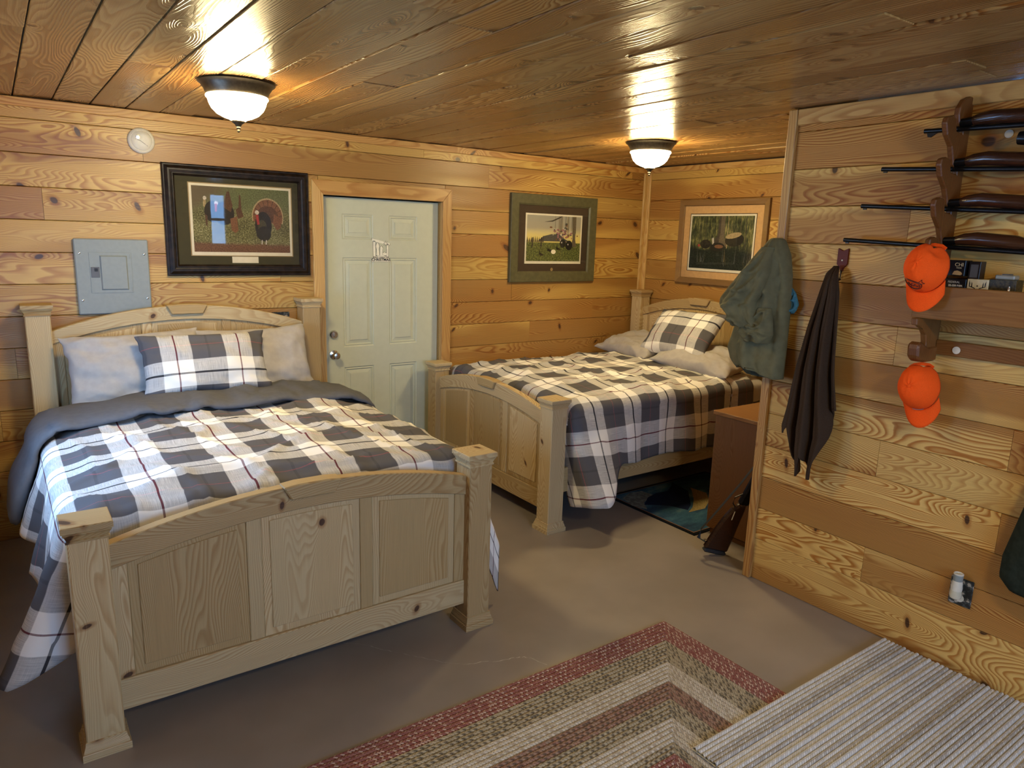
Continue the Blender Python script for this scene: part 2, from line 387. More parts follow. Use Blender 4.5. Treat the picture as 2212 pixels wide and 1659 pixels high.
def win(n, name, w, horiz):
    a0, a1, z0, z1 = w; m_ = MB(); t = .05 if a1-a0 > .5 else .025
    def bx(p, q, r, s):
        if horiz: m_.box((p, q), (BW-.09, BW-.03), (r, s))
        else: m_.box((LW-.09, LW-.03), (p, q), (r, s))
    bx(a0, a0+t, z0, z1); bx(a1-t, a1, z0, z1); bx(a0+t, a1-t, z0, z0+t); bx(a0+t, a1-t, z1-t, z1); bx(a0+t, a1-t, (z0+z1)/2-.02, (z0+z1)/2+.02)
    if horiz and a1-a0 > .5: bx((a0+a1)/2-.03, (a0+a1)/2+.03, z0+t, z1-t)
    return struct(n, name, m_, M['winframe'], 'window')
win('window_1', 'white sash window frame in the left wall beside the near bed', WIN_L1, False)
win('window_2', 'narrow high white window frame in the wall behind the viewer', WIN_B, True)
win('fill_window', 'added unseen wide white window frame behind the viewer for fill daylight', WIN_FILL, True)
floor = struct('floor', 'glossy brown painted concrete floor', MB().box((LW-.1, .12), (BW-.1, .12), (-.1, 0)), M['floor'], 'floor')
# floor crack
cr = [(-3.83, -2.04), (-3.8, -2.065), (-3.738, -2.126), (-3.70, -2.19), (-3.645, -2.26), (-3.591, -2.328), (-3.53, -2.41), (-3.467, -2.474), (-3.39, -2.50), (-3.317, -2.538), (-3.252, -2.551), (-3.21, -2.57), (-3.187, -2.6), (-3.159, -2.689)]
pts = []
for (a, b), (c, d) in zip(cr, cr[1:]):
    for k in range(5): pts.append((a+(c-a)*k/5+random.uniform(-.003, .003), b+(d-b)*k/5+random.uniform(-.003, .003)))
v, f = [], []
for k, (a, b) in enumerate(pts):
    wd = random.uniform(.0008, .0022); v += [(a-wd, b+wd, .0006), (a+wd, b-wd, .0006)]
    if k: f.append((2*k-2, 2*k-1, 2*k+1, 2*k))
mesh('crack', v, f, M['crack'], floor)['label'] = 'thin pale crack in the painted floor'
# ceiling
ceil = struct('ceiling', 'varnished tongue and groove pine plank ceiling', MB().box((LW-.12, .16), (BW-.12, .16), (H+.0185, H+.12)), M['backing'], 'ceiling')
CWD = .1772; x = -4.789-CWD*6; k = 0
CJ = {5: [-1.69], 6: [-2.6], 7: [-3.2], 8: [-1.365], 9: [-3.0], 10: [-1.66], 11: [-2.82], 12: [-1.036], 13: [-1.682], 14: [-2.865], 15: [-2.1], 16: [-1.03], 17: [-1.65], 18: [-2.7]}
while x < .02:
    x1 = min(x+CWD, .0)
    if x1-x > .02:
        js = CJ.get(k) or [random.uniform(-2.8, -.6)]
        y = min(js)-random.uniform(1.6, 2.4); js = js+[y]; y -= random.uniform(1.5, 2.2); js.append(y)
        cuts = sorted([BW, 0.]+[j for j in js if BW+.2 < j])
        for a, b in zip(cuts, cuts[1:]):
            ob = plank(ceil, M['plank_ceil'], ((x+x1)/2, (a+b)/2, H), (0, 1, 0), (1, 0, 0), b-a-.0015, x1-x-random.uniform(.004, .009), random.uniform(-.007, .0))
            ob.rotation_mode = 'QUATERNION'; ob.rotation_quaternion = ob.rotation_quaternion @ Matrix.Rotation(random.uniform(-.018, .018), 3, 'X').to_quaternion()
    x = x+CWD; k += 1
# trims
def trim(n, a, b, c, mat, label): return tag(box('trim_%d' % n, a, b, c, mat, None, .003), label, 'trim', kind='structure')
trim(1, (LW, -.022), (-.022, 0), (2.412, H-.001), M['trim_x'], 'pine ceiling trim along the back wall')
trim(2, (-.022, 0), (-2.75, 0), (2.412, H-.001), M['trim_y'], 'pine ceiling trim above the far headboard wall')
trim(3, (-.055, -.020), (-.020, 0), (0, 2.412), M['trim_z'], 'vertical corner trim strip on the back wall side')
trim(4, (-.020, 0), (-.055, 0), (0, 2.412), M['trim_z'], 'vertical corner trim strip on the far headboard wall side')
trim(5, (PX-.022, PX+.13), (PY-.045, PY), (0, H-.001), M['trim_z'], 'vertical pine end post trim of the partition wall')
trim(6, (PX-.016, PX), (BW, PY-.046), (2.385, H-.001), M['trim_y'], 'pine ceiling trim along the top of the partition wall')
# door casing and jamb (parts of the door frame)
dr = empty('door_1', ((DX0+DX1)/2, 0, 0), 0, 'sage green six-panel entry door in a pine frame', 'door'); dr['kind'] = 'structure'
ox = -(DX0+DX1)/2
hw = (DX1-DX0)/2; cw = .078
def dpart(n, v, mat): return v.build(n, mat, dr)
t_ = .02
fnc = lambda p, q, h: (p, h, q)
MB().prism([(-hw-cw, 0), (-hw, 0), (-hw, DZ), (-hw-cw, DZ+.095)], fnc, -t_, 0).build('casing', M['trim_z'], dr, bevel=.002)
MB().prism([(hw, 0), (hw+cw, 0), (hw+cw, DZ+.095), (hw, DZ)], fnc, -t_, 0).build('casing', M['trim_z'], dr, bevel=.002)
MB().prism([(-hw, DZ), (hw, DZ), (hw+cw, DZ+.095), (-hw-cw, DZ+.095)], fnc, -t_, 0).build('casing', M['trim_x'], dr, bevel=.002)
box('jamb', (-hw-.018, -hw), (0, .1), (0, DZ), M['trim_z'], dr); box('jamb', (hw, hw+.018), (0, .1), (0, DZ), M['trim_z'], dr)
box('head_jamb', (-hw, hw), (0, .1), (DZ, DZ+.018), M['trim_x'], dr)
# door leaf with six moulded panels
def door_leaf():
    lx, lz0, lz1, yf = hw-.004, .01, DZ-.008, .05
    cols = [(-.308, -.072), (.053, .284)]; rows = [(.17, .842), (.99, 1.633), (1.758, 1.936)]
    xs = sorted({-lx, lx}|{c for p in cols for c in p}); zs = sorted({lz0, lz1}|{c for p in rows for c in p})
    m_ = MB()
    for a, b in zip(xs, xs[1:]):
        for c, d in zip(zs, zs[1:]):
            if (a, b) in cols and (c, d) in rows:
                prof = [(0, 0), (.008, .006), (.016, .003), (.020, .009), (.026, .010), (.048, .0055), (.049, .002), (.056, .0015)]
                v, f = [], []
                for i_, y_ in prof: v += [(a+i_, yf+y_, c+i_), (b-i_, yf+y_, c+i_), (b-i_, yf+y_, d-i_), (a+i_, yf+y_, d-i_)]
                for k in range(len(prof)-1):
                    for i in range(4): j = (i+1) % 4; f.append((k*4+i, k*4+j, k*4+4+j, k*4+4+i))
                k = (len(prof)-1)*4; f.append((k, k+1, k+2, k+3)); m_.add(v, f)
            else: m_.add([(a, yf, c), (b, yf, c), (b, yf, d), (a, yf, d)], [(0, 1, 2, 3)])
    me = bpy.data.meshes.new('door_leaf'); me.from_pydata(m_.v, [], m_.f); me.update(); o = link('door_leaf', me, M['door'], dr)
    MB().box((-lx, lx), (yf+.0105, .092), (lz0, lz1)).build('door_core', M['door'], o); return o
leaf = door_leaf()
def knob(nm, z, prof, mat):
    R = Matrix.Rotation(math.pi/2, 4, 'X')
    return MB().lathe(prof, (-.385, .05, z), 24, R).build(nm, mat, dr, smooth=True)
knob('door_knob', .94, [(.033, 0), (.033, .006), (.014, .012), (.012, .03), (.024, .042), (.028, .055), (.022, .066), (.008, .070)], M['chrome'])
k2 = knob('deadbolt', 1.087, [(.032, 0), (.031, .010), (.024, .018), (.006, .019)], M['chrome'])
box('thumb_turn', (-.389, -.381), (.018, .032), (1.072, 1.102), M['chrome'], k2, .001)
# nativity decal
dec = empty('door_decal', (-2.646, .0495, 1.690), 0, 'small white nativity decal with black lettering stuck on the green door', 'sticker')
dec.scale = (.9, 1, .82)
M['decal'] = plain('decal_white', (.80, .76, .60), .5); M['decal_line'] = plain('decal_line', (.05, .045, .03), .5)
def dpoly(nm, pts, mat, d=.0006, par=dec): return MB().prism(pts, fnc, -d, 0).build(nm, mat, par)
def outl(pts, e):
    cx = sum(p[0] for p in pts)/len(pts); cy = sum(p[1] for p in pts)/len(pts)
    return [(p[0]+math.copysign(e, p[0]-cx), p[1]+math.copysign(e, p[1]-cy)) for p in pts]
base = [(-.082, -.105), (.082, -.105), (.080, -.082), (.060, -.062), (.02, -.05), (-.03, -.052), (-.060, -.064), (-.080, -.085)]
for nm, pts in (('base_plaque', base), ('left_post', [(-.066, -.06), (-.046, -.06), (-.048, .075), (-.068, .075)]), ('right_post', [(.05, -.06), (.066, -.06), (.068, .05), (.052, .05)]),
                ('roof_beam', [(-.082, .075), (.078, .040), (.080, .058), (-.076, .098)]), ('standing_figure', [(-.04, -.05), (-.012, -.05), (-.018, .0), (-.014, .03), (-.022, .058), (-.036, .058), (-.044, .03), (-.036, .0)]),
                ('kneeling_figure', [(-.008, -.05), (.016, -.05), (.014, -.01), (.018, .015), (.006, .034), (-.006, .022), (-.006, -.01)]), ('manger', [(.018, -.05), (.048, -.05), (.050, -.03), (.03, -.02), (.018, -.028)])):
    dpoly(nm+'_outline', outl(pts, .0025), M['decal_line'], .0004); dpoly(nm, pts, M['decal'], .0009)
st = []
for i in range(16): r_ = .018 if i % 2 == 0 else .007; st.append((.042+r_*math.cos(i*math.pi/8), .055+r_*math.sin(i*math.pi/8)))
dpoly('star_outline', [(.042+(p-.042)*1.4, .055+(q-.055)*1.4) for p, q in st], M['decal_line'], .0011); dpoly('star', st, M['decal'], .0014)
def wtxt(nm, s, size, mat, par, x_, z_, y_=-.0011, b=0.): return text(nm, s, size, mat, par, frame_mat((x_, y_, z_), (1, 0, 0), (0, 0, 1)), .0003, b)
wtxt('upper_lettering', 'KEEP CHRIST IN', .0185, M['blackink'], dec, 0, -.068, b=.0004); wtxt('lower_lettering', 'CHRISTMAS', .031, M['blackink'], dec, 0, -.088, b=.001)
# ------------------------------------------------------------------ beds (local frame: x across, y from head 0 to foot L, z up)
def arch(z, dz, hw_): return lambda x: z-dz*(x/hw_)**2
def make_bed(nm, loc, rz, Wd, L, label):
    root = empty(nm, loc, rz, label, 'bed', 'rustic pine beds'); hw_ = Wd/2; ph = .0595
    def post(x, y, h, pn):
        p = MB().sqloft(x, y, [(ph, .06), (ph, h-.05)]).build(pn, M['bed_z'], root, bevel=.004)
        c = MB().sqloft(x, y, [(ph+.001, h-.060), (ph+.004, h-.060), (ph+.005, h-.052), (ph+.001, h-.050), (ph+.002, h-.046), (ph+.006, h-.036), (.071, h-.028), (.071, h-.0255), (.068, h-.0235), (.068, h-.0215), (.0755, h-.0215), (.0755, h-.003), (.073, h)]).build('post_cap', M['bed_x'], p)
        b = MB().sqloft(x, y, [(.0755, 0), (.0755, .024), (.074, .027), (.0705, .027), (.0705, .032), (.070, .036), (.066, .046), (ph+.004, .056), (ph+.004, .062), (ph+.001, .064)]).build('post_base', M['bed_x'], p)
        return p
    def board(y, zl, zt, arch_top, arch_low, xi, yt, rail0, rail1, pre, face):
        # arched rail
        n = 28; xs = [-xi+2*xi*i/n for i in range(n+1)]
        poly = [(x, arch_low(x)) for x in xs]+[(x, arch_top(x)) for x in reversed(xs)]
        fn = lambda p, q, h: (p, h, q)
        MB().prism(poly, fn, y-.024, y+.024).build('arched_rail', M['bed_x'], root, bevel=.003)
        tz = arch_top(0)
        tab = [(-.118, tz+.003), (-.088, tz-.052), (.088, tz-.052), (.118, tz+.003), (.06, tz+.009), (-.06, tz+.009)]
        MB().prism(tab, fn, y-.024-.02*(face < 0), y+.024+.02*(face > 0)).build('centre_tab', M['bed_x'], root, bevel=.005)
        box('bottom_rail', (-xi, xi), (y-.022, y+.022), (rail0, rail1), M['bed_x'], root, .003)
        # stiles and raised panels
        sw = .055; pw = (2*xi-4*sw)/3
        sx = [-xi+sw/2, -xi+sw*1.5+pw, xi-sw*1.5-pw, xi-sw/2]
        for s_ in sx:
            za = min(arch_low(s_-sw/2), arch_low(s_+sw/2))+.012
            MB().prism([(s_-sw/2, rail1), (s_+sw/2, rail1), (s_+sw/2, za), (s_-sw/2, za)], fn, y-.014, y+.014).build('stile', M['bed_z'], root, bevel=.0025)
        for k in range(3):
            x0 = sx[k]+sw/2; x1 = sx[k+1]-sw/2; m_ = 10
            px = [x0+(x1-x0)*i/m_ for i in range(m_+1)]
            poly = [(x0, rail1), (x1, rail1)]+[(x, arch_low(x)+.01) for x in reversed(px)]
            pn = MB().prism(poly, fn, y-.0105, y+.0105).build('panel', M['bed_z'], root, bevel=.0025)
            e = .032; qx = [x0+e+(x1-x0-2*e)*i/m_ for i in range(m_+1)]
            poly = [(x0+e, rail1+e), (x1-e, rail1+e)]+[(x, arch_low(x)-e*.7) for x in reversed(qx)]
            MB().prism(poly, fn, y-.0155, y+.0155).build('raised_field', M['bed_z'], pn, bevel=.0022)
    xi = hw_-.0755-ph
    for sx in (-1, 1):
        post(sx*(hw_-.0755), L-.0755, .8533, 'foot_post'); post(sx*(hw_-.0755), .0755, 1.367, 'head_post')
        box('side_rail', (sx*(hw_-.062)-.016, sx*(hw_-.062)+.016), (.14, L-.14), (.24, .40), M['bed_y'], root, .003)
    board(L-.0755, 0, 0, arch(.845, .095, xi), arch(.745, .087, xi), xi+.004, 0, .118, .237, 'foot', 1)
    board(.0755, 0, 0, arch(1.34, .125, xi), arch(1.255, .112, xi), xi+.004, 0, .30, .42, 'head', 1)
    return root
B1 = (-4.0144, -.008); B2 = (-.012, -.8056); W1, L1, W2, L2 = 1.69, 2.257, 1.57, 2.30
bed1 = make_bed('panel_bed', (B1[0], B1[1], 0), math.pi, W1, L1, 'near pine panel bed with arched headboard beside the electrical panel')
bed2 = make_bed('panel_bed', (B2[0], B2[1], 0), math.pi/2, W2, L2, 'far pine panel bed in the corner alcove beside the dresser')
def mattress(loc, rz, hw_, L, label, g):
    t = empty('mattress', loc, rz, label, 'mattress', g)
    MB().box((-hw_+.03, hw_-.03), (.19, L-.20), (.22, .46)).build('box_spring', M['dark_under'], t, bevel=.02)
    MB().box((-hw_+.04, hw_-.04), (.18, L-.19), (.46, .74)).build('mattress_body', M['mattress'], t, bevel=.05)
mattress((B1[0], B1[1], 0), math.pi, .76, L1, 'mattress and box spring under the near plaid comforter', 'mattresses under the comforters')
mattress((B2[0], B2[1], 0), math.pi/2, .70, L2, 'mattress and box spring under the far plaid comforter', 'mattresses under the comforters')

def drape_fn(P):
    """cloth lying over a mattress: returns pos(s, t); s across (arc length), t along from head"""
    hwm, z0, Lf, r = P['hw'], P['z0'], P['Lf'], .07
    def pos(s, t):
        sg = 1. if s >= 0 else -1.; a = abs(s)-hwm
        tt = min(t, Lf); b = max(0., t-Lf)
        wr = 0.
        if P['seed'] is not None:
            q = P['seed']
            wr = .012*ns(s*2.1+q, tt*1.7, q)+.008*ns(s*5+q, tt*4, 3+q)+.006*ns(s*9+q, tt*9, 6+q)
            rd = 1-abs(ns(s*2.6+q*2+.6*tt, tt*3.1-s, 7+q)); wr += .020*rd**10
            rd = 1-abs(ns(s*4.2-q+1.1*tt, tt*2.0+s*.8, 11+q)); wr += .014*rd**12
        puff = P['puff']*(1-min(1, abs(s)/hwm)**3)*sstep(0, .35, Lf-tt+.12)
        z = z0+puff+wr
        x, y = s, tt
        if a > 0:
            th = min(a/r, math.pi/2); z = z0+wr*.6-r*(1-math.cos(th)); x = sg*(hwm+r*math.sin(th))
            d = a-r*math.pi/2
            if d > 0:
                fl = P['flare'](sg, tt); d2 = d
                x += sg*d2*fl; z -= d2*math.sqrt(max(.05, 1-fl*fl))
                am = P['fold'](sg)*sstep(0, .25, d)
                ph = 8.5*tt+2.2*ns(tt*1.3, sg*5+P['foldseed'], 2.)
                x += sg*am*(math.sin(ph)+.5*math.sin(2.3*ph+1))
                x += sg*.012*ns(tt*4, d*4, 5.)
        if b > 0:
            rf = .055
            w_ = sstep(.02, .16, a) if P['flap'] == sg else 0.
            th = min(b/rf, math.pi/2); rest = max(0., b-rf*math.pi/2)
            y1 = tt+rf*math.sin(th); z1 = -rf*(1-math.cos(th))-rest          # tucked down behind the footboard
            th2 = min(b/rf, 1.75); rest2 = max(0., b-rf*1.75)
            dx = -rf*(1-math.cos(th2))-rest2*math.sin(th2); y2 = tt+rf*math.sin(th2)+rest2*math.cos(th2)*.6
            dz = -.06*sstep(0, .3, b)
            y = y1*(1-w_)+y2*w_; x += sg*dx*w_; z += z1*(1-w_)+dz*w_
        return Vector((x, y, z))
    return pos
def cloth_grid(nm, P, mat, parent, t0, t1, aP, aM, ncol=110, nrow=110, thick=.012, rows=None):
    pos = drape_fn(P); hwm = P['hw']; v, uv, f = [], [], []
    cols = [('M', q/24.) for q in range(24, 0, -1)]+[('T', -1+2*q/(ncol-48.)) for q in range(ncol-47)]+[('P', q/24.) for q in range(1, 25)]
    nc = len(cols)
    for j in range(nrow+1):
        t = t0+(t1-t0)*j/nrow
        for kd, q in cols:
            if kd == 'T': s = q*hwm
            elif kd == 'P': s = hwm+q*aP(t)
            else: s = -hwm-q*aM(t)
            v.append(pos(s, t+P.get('wob', 0.)*ns(s*3, 9.1, 0))); uv.append((s-P['u0'], t-P['v0']))
    for j in range(nrow):
        for i in range(nc-1): a = j*nc+i; f.append((a, a+nc, a+nc+1, a+1))
    o = mesh(nm, v, f, mat, parent, True, uv)
    md = o.modifiers.new('thickness', 'SOLIDIFY'); md.thickness = thick; md.offset = -1
    return o
# near bed comforter
P1 = dict(hw=.765, z0=.795, Lf=2.025, seed=3.3, puff=.045, flap=1., foldseed=1.3, u0=.168, v0=2.15,
          flare=lambda sg, t: (.20+.10*sstep(.3, .8, t)-.10*sstep(1.0, 1.4, t)+.22*sstep(1.75, 2.03, t)) if sg > 0 else (.15+.22*sstep(1.2, 2.05, t)), fold=lambda sg: .022)
q1 = empty('comforter', (B1[0], B1[1], 0), math.pi, 'charcoal, white and maroon plaid comforter with turned-down cuff on the near bed', 'comforter', 'plaid comforters')
cloth_grid('plaid_cover', P1, M['plaid'], q1, .62, 2.33, lambda t: .40+.24*sstep(1.6, 2.05, t)-.85*max(0., t-2.08), lambda t: .46+.08*sstep(1.5, 2.05, t), 130, 130)
# turned-down cuff: a soft rolled band following the same drape
def cuff(P, parent):
    P = dict(P); P['seed'] = 5.1; pos = drape_fn(P); v, f = [], []; n = 18; cols = []
    smin, smax = -P['hw']-.34, P['hw']+.43; m_ = 110
    for i in range(m_+1):
        s = smin+(smax-smin)*i/m_
        lean = .16*sstep(.55, 1.25, s)
        tb = .40+.03*ns(s*3, 1., 2.); tf = .93+.025*ns(s*4, 4., 2.)+lean; tb += lean*.5
        endp = max(.01, min(1., (s-smin)/.06, (smax-s)/.06)); endp = math.sqrt(endp*(2-endp))
        mid = (tb+tf)/2; tb = mid+(tb-mid)*(.55+.45*endp); tf = mid+(tf-mid)*(.55+.45*endp)
        for k in range(n):
            a = 2*math.pi*k/n; t = (tb+tf)/2-(tf-tb)/2*math.cos(a)
            h = ((.034+.022*sstep(.8, 1., s))*abs(math.sin(a))**.6*(1. if math.sin(a) > 0 else -.35))*endp
            h += .010*ns(s*7, t*5, 8.)*(math.sin(a) > 0)
            p = pos(s, t); e = .01
            nx = (pos(s+e, t)-pos(s-e, t)).cross(pos(s, t+e)-pos(s, t-e))
            nx = nx.normalized() if nx.length > 1e-9 else Vector((0, 0, 1))
            v.append(p+nx*(h+.026))
    for i in range(m_):
        for k in range(n): j = (k+1) % n; f.append((i*n+k, i*n+j, (i+1)*n+j, (i+1)*n+k))
    f.append(tuple(range(n))); f.append(tuple(m_*n+k for k in range(n))[::-1])
    o = mesh('turned_down_cuff', v, f, M['cuff'], parent, True); o['label'] = 'plain charcoal cuff folded back at the head'
    bm = bmesh.new(); bm.from_mesh(o.data); bmesh.ops.recalc_face_normals(bm, faces=bm.faces); bm.to_mesh(o.data); bm.free()
cuff(P1, q1)
# far bed comforter: near side (local -x) hangs free, far side is tucked at the wall
P2 = dict(hw=.700, z0=.80, Lf=2.06, seed=8.7, puff=.04, flap=-1., foldseed=4.2, u0=-.655, v0=.343*1.0+.595,
          flare=lambda sg, t: (.06+.42*sstep(1.55, 2.06, t)) if sg < 0 else .02, fold=lambda sg: .020 if sg < 0 else 0.)
q2 = empty('comforter', (B2[0], B2[1], 0), math.pi/2, 'charcoal, cream and maroon plaid comforter spread over the far corner bed', 'comforter', 'plaid comforters')
cloth_grid('plaid_cover', P2, M['plaid'], q2, .34, 2.36, lambda t: .12, lambda t: .51-.08*sstep(.9, 1.7, t)+.03*math.sin(t*5)+.30*sstep(1.72, 2.05, t), 130, 130)
# flat sheet on the far bed head and near bed head
P3 = dict(P2); P3.update(z0=.775, seed=2.2)
sh = empty('fitted_sheet', (B2[0], B2[1], 0), math.pi/2, 'taupe grey sheet showing at the head of the far bed', 'sheet', 'grey sheets')
cloth_grid('sheet_cloth', P3, M['sheet'], sh, .19, .60, lambda t: .06, lambda t: .18, 70, 20)
P4 = dict(P1); P4.update(z0=.772, seed=1.2)
sh = empty('fitted_sheet', (B1[0], B1[1], 0), math.pi, 'taupe grey sheet showing at the head of the near bed', 'sheet', 'grey sheets')
cloth_grid('sheet_cloth', P4, M['sheet'], sh, .19, .70, lambda t: .2, lambda t: .2, 70, 20)
# ------------------------------------------------------------------ pillows
def pillow(nm, w_, h_, T, mat, mw, label, group, seed, wrk=.012, pinch=.10, u0=0., v0=0., zips=False):
    n = 30; v, uv, f = [], [], []
    for side in (1, -1):
        for j in range(n+1):
            for i in range(n+1):
                a = -1+2*i/n; b = -1+2*j/n
                a2 = math.copysign(abs(a)**.85, a); b2 = math.copysign(abs(b)**.85, b)
                prof = (max(0, 1-abs(a2)**2.6)**.62)*(max(0, 1-abs(b2)**2.6)**.62)
                th = T*prof*(.95+.25*ns(a*1.3+seed, b*1.3, side))
                wkl = wrk*(ns(a*3+seed, b*3+seed, side*2)+.6*(1-abs(ns(a*4+seed+b*2, b*3-a, 5+side)))**5)*min(1, prof*3)
                sx = 1-pinch*(1-abs(b2)**2)*.9*abs(a2)**3; sy = 1-pinch*(1-abs(a2)**2)*1.1*abs(b2)**3
                edge = .012*ns(a*5+seed, b*5, 3.)*(max(abs(a), abs(b))**6)
                v.append((a2*w_/2*sx+edge, b2*h_/2*sy+edge, side*th+wkl*(side > 0)+edge)); uv.append((a2*w_/2-u0, b2*h_/2-v0))
    N = (n+1)**2
    for j in range(n):
        for i in range(n):
            a = j*(n+1)+i; f.append((a, a+1, a+n+2, a+n+1)); a += N; f.append((a, a+n+1, a+n+2, a+1))
    me = bpy.data.meshes.new(nm); me.from_pydata(v, [], f); l = me.uv_layers.new(name='UVMap')
    for lp in me.loops: l.data[lp.index].uv = uv[lp.vertex_index]
    bm = bmesh.new(); bm.from_mesh(me); bmesh.ops.remove_doubles(bm, verts=[q for q in bm.verts], dist=.0003); bm.to_mesh(me); bm.free()
    o = link(nm, me, mat, None, True); o.matrix_world = mw; md = o.modifiers.new('s', 'SUBSURF'); md.levels = md.render_levels = 1
    return tag(o, label, 'pillow', group)
def pm(c, xdir, ydir):
    x = Vector(xdir).normalized(); z = x.cross(Vector(ydir)).normalized(); y = z.cross(x)
    return frame_mat(c, x, y)
pillow('bed_pillow', .74, .46, .10, M['sheet'], pm((-4.335, -.285, 1.00), (1, 0, .03), (0, .42, 1)), 'grey cotton pillow at the left against the near headboard', 'plain grey pillows', 1.1, .022)
pillow('bed_pillow', .70, .46, .10, M['sheet'], pm((-3.66, -.30, 1.00), (1, 0, .02), (0, .42, 1)), 'grey cotton pillow at the right against the near headboard', 'plain grey pillows', 4.4, .016)
pillow('plaid_pillow', .73, .40, .10, M['plaid'], pm((-3.995, -.455, 1.03), (1, 0, .0), (0, .50, 1)), 'plaid pillow propped in front of the grey pillows on the near bed', 'plaid pillows', 2.9, .012, .10, -.17, -.07)
pillow('bed_pillow', .72, .46, .085, M['sheet'], pm((-.42, -.42, .915), (-.12, -1, 0), (.97, 0, .22)), 'grey pillow lying flat at the wall side of the far bed', 'plain grey pillows', 6.1, .03)
pillow('bed_pillow', .74, .48, .095, M['sheet'], pm((-.46, -1.18, .905), (.10, -1, -.05), (.98, 0, .18)), 'rumpled grey pillow lying at the open side of the far bed', 'plain grey pillows', 7.7, .035)
pillow('plaid_pillow', .70, .46, .095, M['plaid'], pm((-.45, -.93, 1.085), (.0, -1, .03), (.66, .10, .75)), 'plaid pillow leaning on the far headboard above the grey pillows', 'plaid pillows', 9.2, .012, .09, .17, .10)
# ------------------------------------------------------------------ ceiling lamps
def lamp(x, y, label):
    t = empty('ceiling_lamp', (x, y, H), 0, label, 'lamp', 'flush ceiling lamps')
    MB().lathe([(.04, 0), (.165, 0), (.168, -.006), (.155, -.016), (.152, -.022), (.143, -.034), (.136, -.052), (.130, -.062), (.10, -.060), (.05, -.05)], n=40).build('lamp_pan', M['bronze'], t, smooth=True)
    m, nt, b = new('lit_alabaster_glass', .4)
    tc = nt.nodes.new('ShaderNodeTexCoord'); n = nz(nt, tc.outputs['Object'], 14., 3.)
    b.inputs['Base Color'].default_value = (.85, .75, .55, 1)
    nt.links.new(mix(nt, n.sm(.35, .7), LAMP_COLOR, (LAMP_COLOR[0], LAMP_COLOR[1]*.97, LAMP_COLOR[2]*.88)), b.inputs['Emission Color']); b.inputs['Emission Strength'].default_value = LAMP_STRENGTH
    MB().lathe([(.134, -.060), (.136, -.066), (.128, -.076), (.124, -.092), (.112, -.116), (.090, -.138), (.062, -.152), (.042, -.158), (.030, -.166)], n=36).build('glass_bowl', m, t, smooth=True)
    MB().lathe([(.031, -.164), (.030, -.170), (.016, -.180), (.012, -.188), (.009, -.190), (.011, -.196), (.006, -.202), (.008, -.210), (.003, -.216)], n=20).build('finial', M['bronze'], t, smooth=True)
lamp(-3.975, -1.26, 'lit bowl ceiling lamp above the near bed')
lamp(-1.285, -1.26, 'lit bowl ceiling lamp above the far bed')
lamp(-3.4, -5.3, 'added unseen bowl lamp behind the viewer for warm fill light')  # extra lamp out of view, added to brighten rugs, floor and footboard
# ------------------------------------------------------------------ wall hardware on the back wall
t = empty('electrical_panel', (-4.3845, 0, 1.512), 0, 'grey steel electrical panel cover above the near headboard', 'electrical panel')
MB().box((-.192, .192), (-.022, 0), (-.219, .216)).build('cover_plate', M['grey_steel'], t, bevel=.006)
d = MB().box((-.121, .098), (-.0245, -.02), (-.095, .139)).build('panel_door', M['grey_steel'], t, bevel=.0012)
MB().prism([(-.068, -.078), (.075, -.078), (.075, .122), (-.068, .122)], lambda p, q, h: (p*(1-.0 if h > -.03 else .9)+(0 if h > -.03 else .0004), h, (q-.022)*(1. if h > -.03 else .93)+.022), -.034, -.024).build('raised_field', M['grey_steel'], d)
box('latch', (-.115, -.072), (-.0285, -.0244), (-.005, .055), M['grey_dark'], d, .0015); box('latch_button', (-.098, -.080), (-.0305, -.0285), (.030, .048), M['blackink'], d, .001)
for z in (-.075, .115): box('hinge', (.088, .093), (-.027, -.0244), (z-.012, z+.012), M['grey_steel'], d, .0008)
for sx, sz in ((-.168, -.136), (.170, -.130), (-.166, .133), (.168, .130)): MB().lathe([(.006, 0), (.006, .002), (.0035, .0035)], (sx, -.022, sz), 14, Matrix.Rotation(math.pi/2, 4, 'X')).build('screw', M['chrome'], t, smooth=True)
t = empty('smoke_detector', (-4.187, 0, 2.293), 0, 'round ivory smoke detector on the back wall under the ceiling', 'smoke detector')
RX = Matrix.Rotation(math.pi/2, 4, 'X')
MB().lathe([(.072, 0), (.072, .012), (.066, .020), (.058, .024), (.056, .022), (.050, .030), (.03, .036), (.005, .037)], n=36, mat=RX).build('housing', M['white_plastic'], t, smooth=True)
MB().lathe([(.012, 0), (.012, .003), (.006, .004)], (-.02, -.034, .018), 16, RX).build('test_button', M['chrome'], t, smooth=True)
MB().tube([(-.035, -.034, .005), (-.01, -.0375, -.002), (.015, -.036, -.02), (.03, -.032, -.03)], .0012, 6).build('vent_slot', M['grey_dark'], t)
tag(MB().box((-3.47, -3.35), (-.006, 0), (1.19, 1.268)).build('wall_plate', M['camo'], None, bevel=.003), 'camouflage switch plate half hidden behind the near headboard', 'wall plate')
